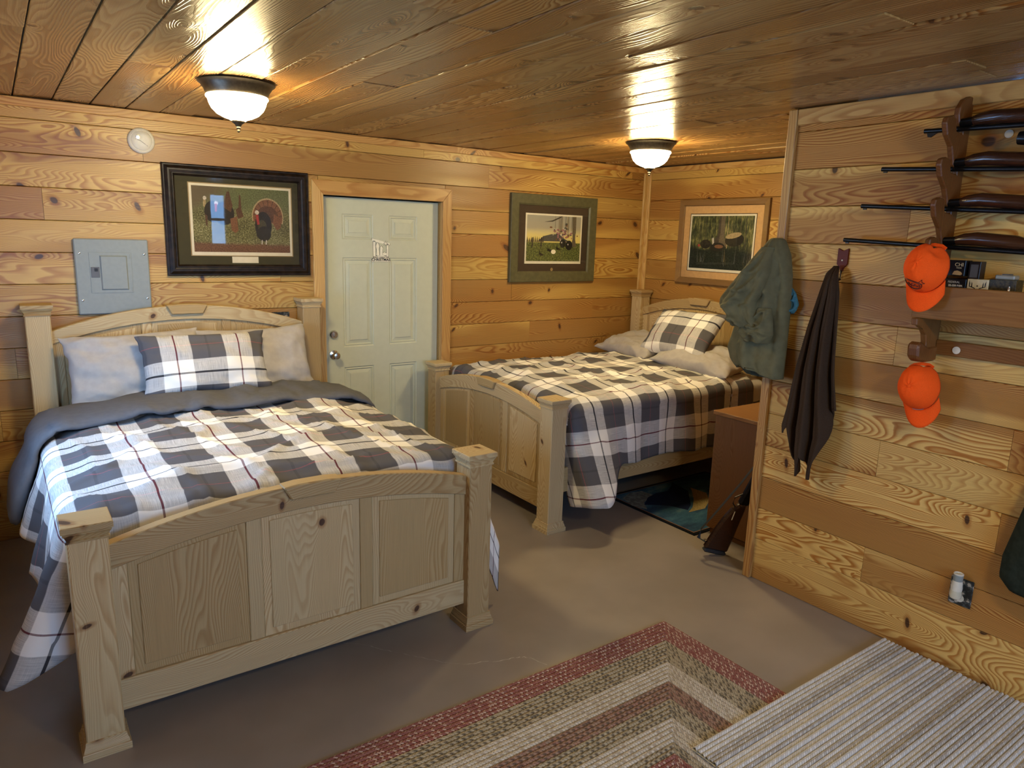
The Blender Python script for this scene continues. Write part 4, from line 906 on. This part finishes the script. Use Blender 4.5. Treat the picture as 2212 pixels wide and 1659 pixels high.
longgun(-3.278, -3.636, 2.289, 2.279, -3.412, 0, 'topmost long gun on the rack, with a scope and hooded front sight', True, 'hood')
longgun(-3.120, -3.660, 2.147, 2.119, -3.408, 0, 'second long gun from the top of the rack')
longgun(-3.049, -3.684, 1.993, 1.962, -3.412, 0, 'third long gun from the top of the rack')
longgun(-2.986, -3.707, 1.844, 1.812, -3.416, 0, 'lowest long gun on the rack, behind the orange cap')
# ------------------------------------------------------------------ things on the rack shelf (viewed from -x: local x = -y world, local y = up)
def facing(o): return frame_mat(o, (0, -1, 0), (0, 0, 1))
def ammo(nm, yc, z0, w_, h_, dp, xf, mat, label):
    t = empty(nm, label=label, cat='box', group='ammunition boxes on the rack shelf'); t.matrix_world = facing((xf, yc, z0))
    MB().box((-w_/2, w_/2), (0, h_), (-dp, 0)).build('carton', mat, t, bevel=.001); return t
a = ammo('ammo_box', -3.470, 1.711, .066, .062, .06, -1.752, M['black_box'], 'black ammunition box lettered CHI beside the upper orange cap')
for s_, sz, yy in (('CHI', .020, .044), ('TION', .0085, .031)): text('lettering', s_, sz, M['cream_card'], a, frame_mat((.010, yy, .0004), (1, 0, 0), (0, 1, 0)), .0002)
mesh('bird_emblem', [(-.012, .004, .0006), (.02, .002, .0006), (.026, .008, .0006), (.02, .016, .0006), (.006, .021, .0006), (-.006, .018, .0006)], [(0, 1, 2, 3, 4, 5)], M['mat_tan'], a)
b_ = ammo('ammo_box', -3.535, 1.6985, .042, .072, .05, -1.745, M['black_box'], 'plain black magazine case right of the box lettered CHI')
mesh('inset_panel', [(-.014, .008, .0005), (.014, .008, .0005), (.014, .060, .0005), (-.014, .060, .0005)], [(0, 1, 2, 3)], M['grey_dark'], b_)
c_ = ammo('ammo_box', -3.475, 1.6555, .098, .043, .10, -1.775, M['black_box'], 'black ammunition box lettered FEDERAL and 22-250 REM')
text('lettering', 'FEDERAL', .0115, M['whiteink'], c_, frame_mat((.004, .030, .0004), (1, 0, 0), (0, 1, 0)), .0002); text('lettering', '22-250 REM.', .0105, M['whiteink'], c_, frame_mat((.012, .016, .0004), (1, 0, 0), (0, 1, 0)), .0002, .0004)
d_ = ammo('ammo_box', -3.566, 1.6555, .076, .046, .08, -1.772, M['cream_card'], 'cream ammunition box printed with black antlers')
for sg in (-1, 1):
    for pts in ([(.002, .006), (.012, .010), (.028, .016), (.030, .019), (.010, .013)], [(.018, .012), (.022, .014), (.022, .036), (.019, .028)], [(.027, .015), (.030, .017), (.031, .042), (.027, .030)]):
        mesh('antler', [(sg*p, q, .0005) for p, q in pts], [tuple(range(len(pts)))], M['blackink'], d_)
mesh('emblem', [(.003*math.cos(i*.785), .020+.003*math.sin(i*.785), .0005) for i in range(8)], [tuple(range(8))], M['blackink'], d_)
e_ = ammo('ammo_box', -3.652, 1.6555, .092, .050, .07, -1.768, M['camo2'], 'small woodland camouflage case with a clear lid at the right of the shelf')
m, nt, b = new('cloudy_plastic', .3); b.inputs['Base Color'].default_value = (.30, .27, .20, 1); setc(nt, b, mix(nt, nz(nt, vec(nt, *coords(nt)), 30.), (.24, .21, .15), (.36, .33, .26))); M['cloudy'] = m
MB().box((-.034, .034), (.050, .068), (-.06, -.008)).build('clear_lid', M['cloudy'], e_, bevel=.004)
MB().box((-.012, .014), (.068, .072), (-.05, -.012)).build('lid_recess', M['grey_dark'], e_, bevel=.001)
tag(MB().lathe([(.0045, 0), (.0045, .02), (.003, .022), (.003, .026)], (-1.80, -3.688, 1.6555), 12).build('cartridge', M['chrome'], None, smooth=True), 'single bright metal cartridge standing on the rack shelf', 'cartridge')
# ------------------------------------------------------------------ caps
def cap(nm, mw, label, tilt, emblem):
    t = empty(nm, label=label, cat='cap', group='blaze orange caps'); t.matrix_world = mw
    # local: crown dome axis +z, brim towards -y
    rx, ry, rz = .078, .098, .115; n, mr = 60, 18; v, f = [], []
    for j in range(mr+1):
        ph = j/mr*math.pi/2
        for i in range(n):
            a = 2*math.pi*i/n
            seam = min(abs(((a-math.pi/2)/(math.pi/3)+.5) % 1-.5), 1)
            rr = math.cos(ph)**.82
            s_ = 1-.022*math.exp(-(seam/.05)**2)*math.sin(2*ph)**.5 if 0 < ph < 1.5 else 1
            dent = -.020*math.exp(-((a-.9)/.5)**2)*math.exp(-((ph-.55)/.35)**2)*emblem
            z_ = rz*math.sin(ph)**.9
            back = .018*max(0, math.sin(a))**6*(1-math.sin(ph))
            v.append(((rx*rr*s_+dent)*math.cos(a), (ry*rr*s_+dent)*math.sin(a), z_+back*.6+.004*ns(a*2, ph*3, emblem*3)))
    for j in range(mr):
        for i in range(n):
            k_ = (i+1) % n
            if j < 5 and abs(i-n/4) < 4.5: continue      # strap opening at the back
            f.append((j*n+i, j*n+k_, (j+1)*n+k_, (j+1)*n+i))
    o = mesh('crown', v, f, M['orange'], t, True); md = o.modifiers.new('t', 'SOLIDIFY'); md.thickness = .003
    # brim
    v, f = [], []; nb, mb_ = 30, 8
    for j in range(mb_+1):
        q = j/mb_
        for i in range(nb+1):
            a = math.pi*(1.14+.72*i/nb); c_, s_ = math.cos(a), math.sin(a); ext = .078*(max(0, -s_)**.55)*q
            x_ = (rx+.004-.004*q)*c_; y_ = ry*s_*1.0-ext
            z_ = .004-.030*(abs(c_)**2)*q*.9-.010*q
            v.append((x_, y_, z_))
    for j in range(mb_):
        for i in range(nb): k_ = j*(nb+1)+i; f.append((k_, k_+1, k_+nb+2, k_+nb+1))
    o = mesh('brim', v, f, M['orange'], t, True); md = o.modifiers.new('t', 'SOLIDIFY'); md.thickness = .0035
    MB().lathe([(.008, 0), (.0075, .003), (.004, .005)], (0, 0, rz-.001), 16).build('top_button', M['orange'], t, smooth=True)
    st_ = [(.045*math.cos(a)*1.0, ry*.93+.012*math.sin(a)-.003, .004+.002*math.sin(a)) for a in [math.pi*i/10 for i in range(11)]]
    MB().tube([(.048, .082, .008), (.03, .094, .006), (0, .099, .005), (-.03, .094, .006), (-.048, .082, .008)], .007, 8, .3).build('strap', M['orange'], t, smooth=True)
    # front emblem on the crown
    def onfront(p, q):
        p, q = p*1.7-.010*emblem, max(.004, (q-.046)*1.5+(.066 if emblem else .058))   # p right, q up the front panel from the brim
        a = -math.pi/2+p/rx*.9; ph = q/.115*1.0
        rr = math.cos(ph)**.82; return Vector((rx*rr*math.cos(a)*1.015, ry*rr*math.sin(a)*1.015, rz*math.sin(ph)**.9+.0012))
    if emblem:
        for rad in (1., .82):
            MB().tube([onfront(.028*rad*math.cos(a)-.006, .046+.019*rad*math.sin(a)) for a in [2*math.pi*i/28 for i in range(29)]], .0011, 6).build('emblem_ring', M['blackink'], t)
        random.seed(3)
        for k_ in range(9):
            p0 = (-.023+.004*k_, .046+random.uniform(-.007, .007)); MB().tube([onfront(*p0), onfront(p0[0]+.003, p0[1]+random.uniform(.002, .008)), onfront(p0[0]+.006, p0[1]+random.uniform(-.006, .004))], .0011, 5).build('emblem_stitch', M['blackink'], t)
        MB().tube([onfront(.016, .058), onfront(.030, .064), onfront(.026, .056), onfront(.030, .047), onfront(.019, .050)], .0011, 5).build('emblem_ribbon', M['blackink'], t)
    else:
        MB().tube([onfront(-.012, .020), onfront(.0, .017), (onfront(.012, .016)), onfront(.016, .018)], .0014, 5).build('small_logo', M['grey_steel'], t)
    return t
def capm(c, zdir, brim):   # crown axis and brim direction in world
    z = Vector(zdir).normalized(); y = -Vector(brim); y = (y-z*y.dot(z)).normalized(); x = y.cross(z)
    return Matrix(((x.x, y.x, z.x, c[0]), (x.y, y.y, z.y, c[1]), (x.z, y.z, z.z, c[2]), (0, 0, 0, 1)))
cap('baseball_cap', capm((-1.895, -3.428, 1.735), (-.95, -.02, .26), (-.2, .0, -1)), 'blaze orange cap with black round emblem hung on the lowest gun hook', 0, 1)
cap('baseball_cap', capm((-1.765, -3.408, 1.235), (-.97, -.02, .14), (-.1, -.14, -1)), 'plain blaze orange cap hung on the peg under the shelf', 0, 0)
# ------------------------------------------------------------------ hook, towel, jacket, cloths
hk = empty('arrow_hook', (PX, -2.945, 1.75), 0, 'dark red arrowhead coat hook holding the brown towel', 'hook')
poly = [(-.026, .056), (0, .044), (.026, .056), (.026, -.018), (.010, -.036), (.006, -.05), (-.006, -.05), (-.010, -.036), (-.026, -.018)]
MB().prism(poly, lambda p, q, h: (-h, -p, q), 0, .010).build('plaque', M['red_plaque'], hk, bevel=.0015)
MB().tube([(-.006, 0, -.045), (-.010, 0, -.09), (-.030, .01, -.10), (-.045, .01, -.07)], .006, 8).build('hook_arm', M['bronze'], hk, smooth=True)
MB().lathe([(.004, 0), (.004, .001), (.002, .002)], (-.010, 0, .0), 12, Matrix.Rotation(-math.pi/2, 4, 'Y')).build('screw', M['white_plastic'], hk, smooth=True)
def interp(tab, x):
    if x <= tab[0][0]: return tab[0][1]
    for (a, b), (c, d) in zip(tab, tab[1:]):
        if x <= c: return b+(d-b)*(x-a)/(c-a)
    return tab[-1][1]
def towel():
    # rows by height z; u across from left (larger y) to right
    left = [(0., -2.930), (.03, -2.915), (.12, -2.895), (.30, -2.855), (.5, -2.822), (.7, -2.800), (.80, -2.783), (.9, -2.80), (1., -2.83)]
    right = [(0., -2.945), (.03, -2.965), (.12, -2.985), (.3, -3.00), (.5, -3.022), (.65, -3.048), (.78, -3.077), (.82, -3.08), (1., -3.02)]
    hem = [(0., .84), (.08, .80), (.16, .95), (.24, 1.02), (.33, 1.04), (.42, .93), (.50, .96), (.58, 1.05), (.68, 1.03), (.76, .92), (.84, .70), (.92, .66), (1., .67)]
    n, m_ = 90, 70; v, f = [], []
    for j in range(m_+1):
        for i in range(n+1):
            u = i/n; q = j/m_*interp(hem, u)
            z = 1.722-q*1.0
            y = interp(left, q)+(interp(right, q)-interp(left, q))*u
            am = .004+.026*sstep(.0, .5, q)
            ph = u*2*math.pi*3.1+.9*math.sin(q*3)
            x = PX-.040-.030*math.sin(math.pi*u)*sstep(0, .1, q)-.030*sstep(0, .04, q)-am*math.sin(ph)-.4*am*math.sin(2.1*ph+1)+.006*ns(u*9, q*5, 2)
            v.append((x, y, z))
    for j in range(m_):
        for i in range(n): a = j*(n+1)+i; f.append((a, a+1, a+n+2, a+n+1))
    o = mesh('bath_towel', v, f, M['towel'], None, True); md = o.modifiers.new('t', 'SOLIDIFY'); md.thickness = .008; md.offset = 0
    tag(o, 'long dark brown towel hanging in folds from the red hook', 'towel')
towel()
def hang_cloth(nm, rows, hemf, mat, parent, folds, amp, thick, n=70, m_=60, seed=0., belly=.05, crs=1.):
    """rows: list of (q, (x,y) left, (x,y) right, z); closed shell: front bulges to the room, back lies flat"""
    v, f = [], []
    for j in range(m_+1):
        q = j/m_
        g_ = lambda k_: interp([(r[0], k_(r)) for r in rows], q)
        lx, ly, rx_, ry_, z0 = g_(lambda r: r[1][0]), g_(lambda r: r[1][1]), g_(lambda r: r[2][0]), g_(lambda r: r[2][1]), g_(lambda r: r[3])
        for i in range(n):
            t_ = 2*math.pi*i/n; u = .5-.5*math.cos(t_); fr = math.sin(t_)
            d = Vector((rx_-lx, ry_-ly, 0)); L_ = max(1e-5, d.length); nn = Vector((d.y, -d.x, 0))/L_
            if nn.x > 0 and nn.y > 0: nn = -nn
            if (Vector((lx, ly, 0))+nn-Vector((CAM.x, CAM.y, 0))).length > (Vector((lx, ly, 0))-nn-Vector((CAM.x, CAM.y, 0))).length: nn = -nn
            th = belly*min(1., L_/.16)*(max(0, fr)**.7-.55*max(0, -fr)**.7)
            w_ = amp*sstep(.02, .35, q)*(math.sin(u*6.283*folds+seed+1.6*ns(q*1.3, u*1.2, seed))+.45*math.sin(u*6.283*folds*2.2+seed*2+1.2*ns(q*2, u, seed+3)))*(fr > 0)*math.sin(math.pi*u)
            cr_ = max(0, 1-abs(ns(u*1.6+q*2.2+seed, q*2.0-u*1.6, seed)))**9*.030+max(0, 1-abs(ns(u*1.5-q*2.8+seed, q*1.6+u*2, seed+5)))**10*.024
            crease = crs*(cr_-.004+.004*ns(u*6, q*6, seed))*(fr > 0)*sstep(0, .12, q)*math.sin(math.pi*u)
            p = Vector((lx, ly, 0))+d*u+nn*(th+w_+crease); v.append((p.x, p.y, z0-(hemf(u) if q > .98 else 0)+.0))
    for j in range(m_):
        for i in range(n): k_ = (i+1) % n; a, b = j*n+i, j*n+k_; f.append((a, b, b+n, a+n))
    f.append(tuple(range(n)))
    o = mesh(nm, v, f, mat, parent, True); md = o.modifiers.new('t', 'SOLIDIFY'); md.thickness = thick
    return o
jk = empty('hanging_jacket', (0, 0, 0), 0, 'olive green jacket hanging from the end of the partition wall', 'jacket')
e0 = -1.735
rows = [(0., (e0, -2.595), (e0, -2.635), 1.846), (.03, (e0, -2.575), (e0, -2.655), 1.835), (.12, (e0-.01, -2.535), (e0, -2.69), 1.765), (.25, (e0-.015, -2.49), (e0, -2.712), 1.665), (.45, (e0-.015, -2.455), (e0, -2.722), 1.52), (.62, (e0-.01, -2.435), (e0, -2.722), 1.40), (.80, (e0-.01, -2.395), (e0-.01, -2.73), 1.27), (.90, (e0-.01, -2.42), (e0-.02, -2.735), 1.215), (1., (e0-.01, -2.47), (e0-.02, -2.735), 1.165)]
hang_cloth('jacket_body', rows, lambda u: -.02*math.sin(u*5), M['jacket'], jk, 1.8, .026, .003, seed=1.7, belly=.070)
rows = [(0., (e0-.06, -2.575), (e0-.05, -2.640), 1.80), (.2, (e0-.09, -2.50), (e0-.09, -2.65), 1.68), (.45, (e0-.105, -2.43), (e0-.105, -2.63), 1.58), (.62, (e0-.105, -2.390), (e0-.11, -2.60), 1.53), (.74, (e0-.10, -2.385), (e0-.11, -2.595), 1.50), (1., (e0-.095, -2.49), (e0-.11, -2.62), 1.40)]
hang_cloth('jacket_sleeve', rows, lambda u: 0., M['jacket'], jk, 1.4, .020, .003, seed=4.1, belly=.050)
rows = [(0., (e0-.085, -2.60), (e0-.075, -2.668), 1.50), (.35, (e0-.105, -2.545), (e0-.085, -2.690), 1.43), (.7, (e0-.115, -2.52), (e0-.09, -2.70), 1.37), (1., (e0-.10, -2.55), (e0-.085, -2.68), 1.325)]
hang_cloth('hood', rows, lambda u: 0., M['jacket'], jk, .9, .010, .003, seed=2.6, belly=.035, crs=.8)
rows = [(0., (e0-.012, -2.47), (e0-.012, -2.70), 1.24), (.6, (e0-.01, -2.475), (e0-.012, -2.69), 1.18), (1., (e0-.005, -2.52), (e0-.01, -2.68), 1.145)]
hang_cloth('jacket_lining', rows, lambda u: 0., M['jacket_in'], jk, 1., .006, .002, seed=3.6, belly=.045, crs=.5)
tag(hang_cloth('work_glove', [(0., (PX-.03, -2.672), (PX-.03, -2.69), 1.625), (.35, (PX-.03, -2.675), (PX-.03, -2.735), 1.58), (.7, (PX-.03, -2.685), (PX-.03, -2.758), 1.525), (.88, (PX-.03, -2.69), (PX-.03, -2.748), 1.495), (1., (PX-.03, -2.705), (PX-.03, -2.735), 1.478)], lambda u: 0., M['slate_blue'], None, .8, .004, .002, 40, 24, 2.2, .018), 'blue cloth glove sticking out behind the olive jacket', 'glove')
tag(hang_cloth('dark_coat', [(0., (PX-.05, -3.98), (PX-.05, -4.02), 1.35), (.2, (PX-.06, -3.92), (PX-.06, -4.15), 1.15), (.5, (PX-.06, -3.855), (PX-.06, -4.25), .85), (.8, (PX-.06, -3.81), (PX-.06, -4.30), .62), (.92, (PX-.06, -3.81), (PX-.06, -4.30), .53), (1., (PX-.06, -3.85), (PX-.06, -4.28), .49)], lambda u: 0., M['dark_green'], None, 2., .018, .003, 60, 40, 6.2, .05), 'dark green coat hanging at the right end of the partition wall', 'coat')
# ------------------------------------------------------------------ outlet plate with night light
t = empty('outlet_plate', (PX, -3.661, .372), 0, 'grey camouflage outlet plate low on the partition wall', 'wall plate')
MB().box((-.006, 0), (-.045, .045), (-.062, .062)).build('plate', M['camo'], t, bevel=.0025)
MB().lathe([(.017, 0), (.017, .002)], (-.006, 0, -.028), 18, Matrix.Rotation(-math.pi/2, 4, 'Y')).build('socket_face', M['white_plastic'], t)
MB().lathe([(.0025, 0), (.0025, .001)], (-.0081, .004, -.026), 10, Matrix.Rotation(-math.pi/2, 4, 'Y')).build('socket_hole', M['blackink'], t)
nl = empty('night_light', (PX-.006, -3.654, .375), 0, 'white and grey plug-in scent diffuser in the camouflage outlet plate', 'diffuser')
Rt = Matrix.Rotation(-.10, 4, 'Y')
m, nt, b = new('clear_oil_glass', .08); b.inputs['Base Color'].default_value = (.55, .50, .36, 1); setc(nt, b, mix(nt, nz(nt, vec(nt, *coords(nt)), 60.), (.50, .46, .34), (.66, .62, .50))); M['oil'] = m
MB().lathe([(.012, -.040), (.021, -.034), (.024, -.020), (.021, .0)], (-.030, 0, .012), 24).build('oil_bottle', M['oil'], nl, smooth=True)
MB().lathe([(.0215, .0), (.0225, .012), (.020, .034), (.0185, .044)], (-.030, 0, .012), 24).build('shell', M['white_plastic'], nl, smooth=True)
MB().lathe([(.0185, .044), (.019, .060), (.0188, .072)], (-.030, 0, .012), 24).build('grey_collar', M['grey_steel'], nl, smooth=True)
MB().lathe([(.0195, .072), (.0195, .076), (.016, .078), (.015, .074)], (-.030, 0, .012), 24).build('top_rim', M['white_plastic'], nl, smooth=True)
MB().box((-.02, 0), (-.012, .012), (.0, .04)).build('plug', M['white_plastic'], nl, bevel=.002)
ch = empty('coat_hook', (PX, -4.0, 1.36), 0, 'small bronze coat hook holding the dark green coat', 'hook')
MB().box((-.006, 0), (-.018, .018), (-.04, .04)).build('hook_plate', M['bronze'], ch, bevel=.002)
MB().tube([(-.005, 0, -.02), (-.03, 0, -.03), (-.055, 0, -.02), (-.06, 0, .005)], .006, 8).build('hook_arm', M['bronze'], ch, smooth=True)
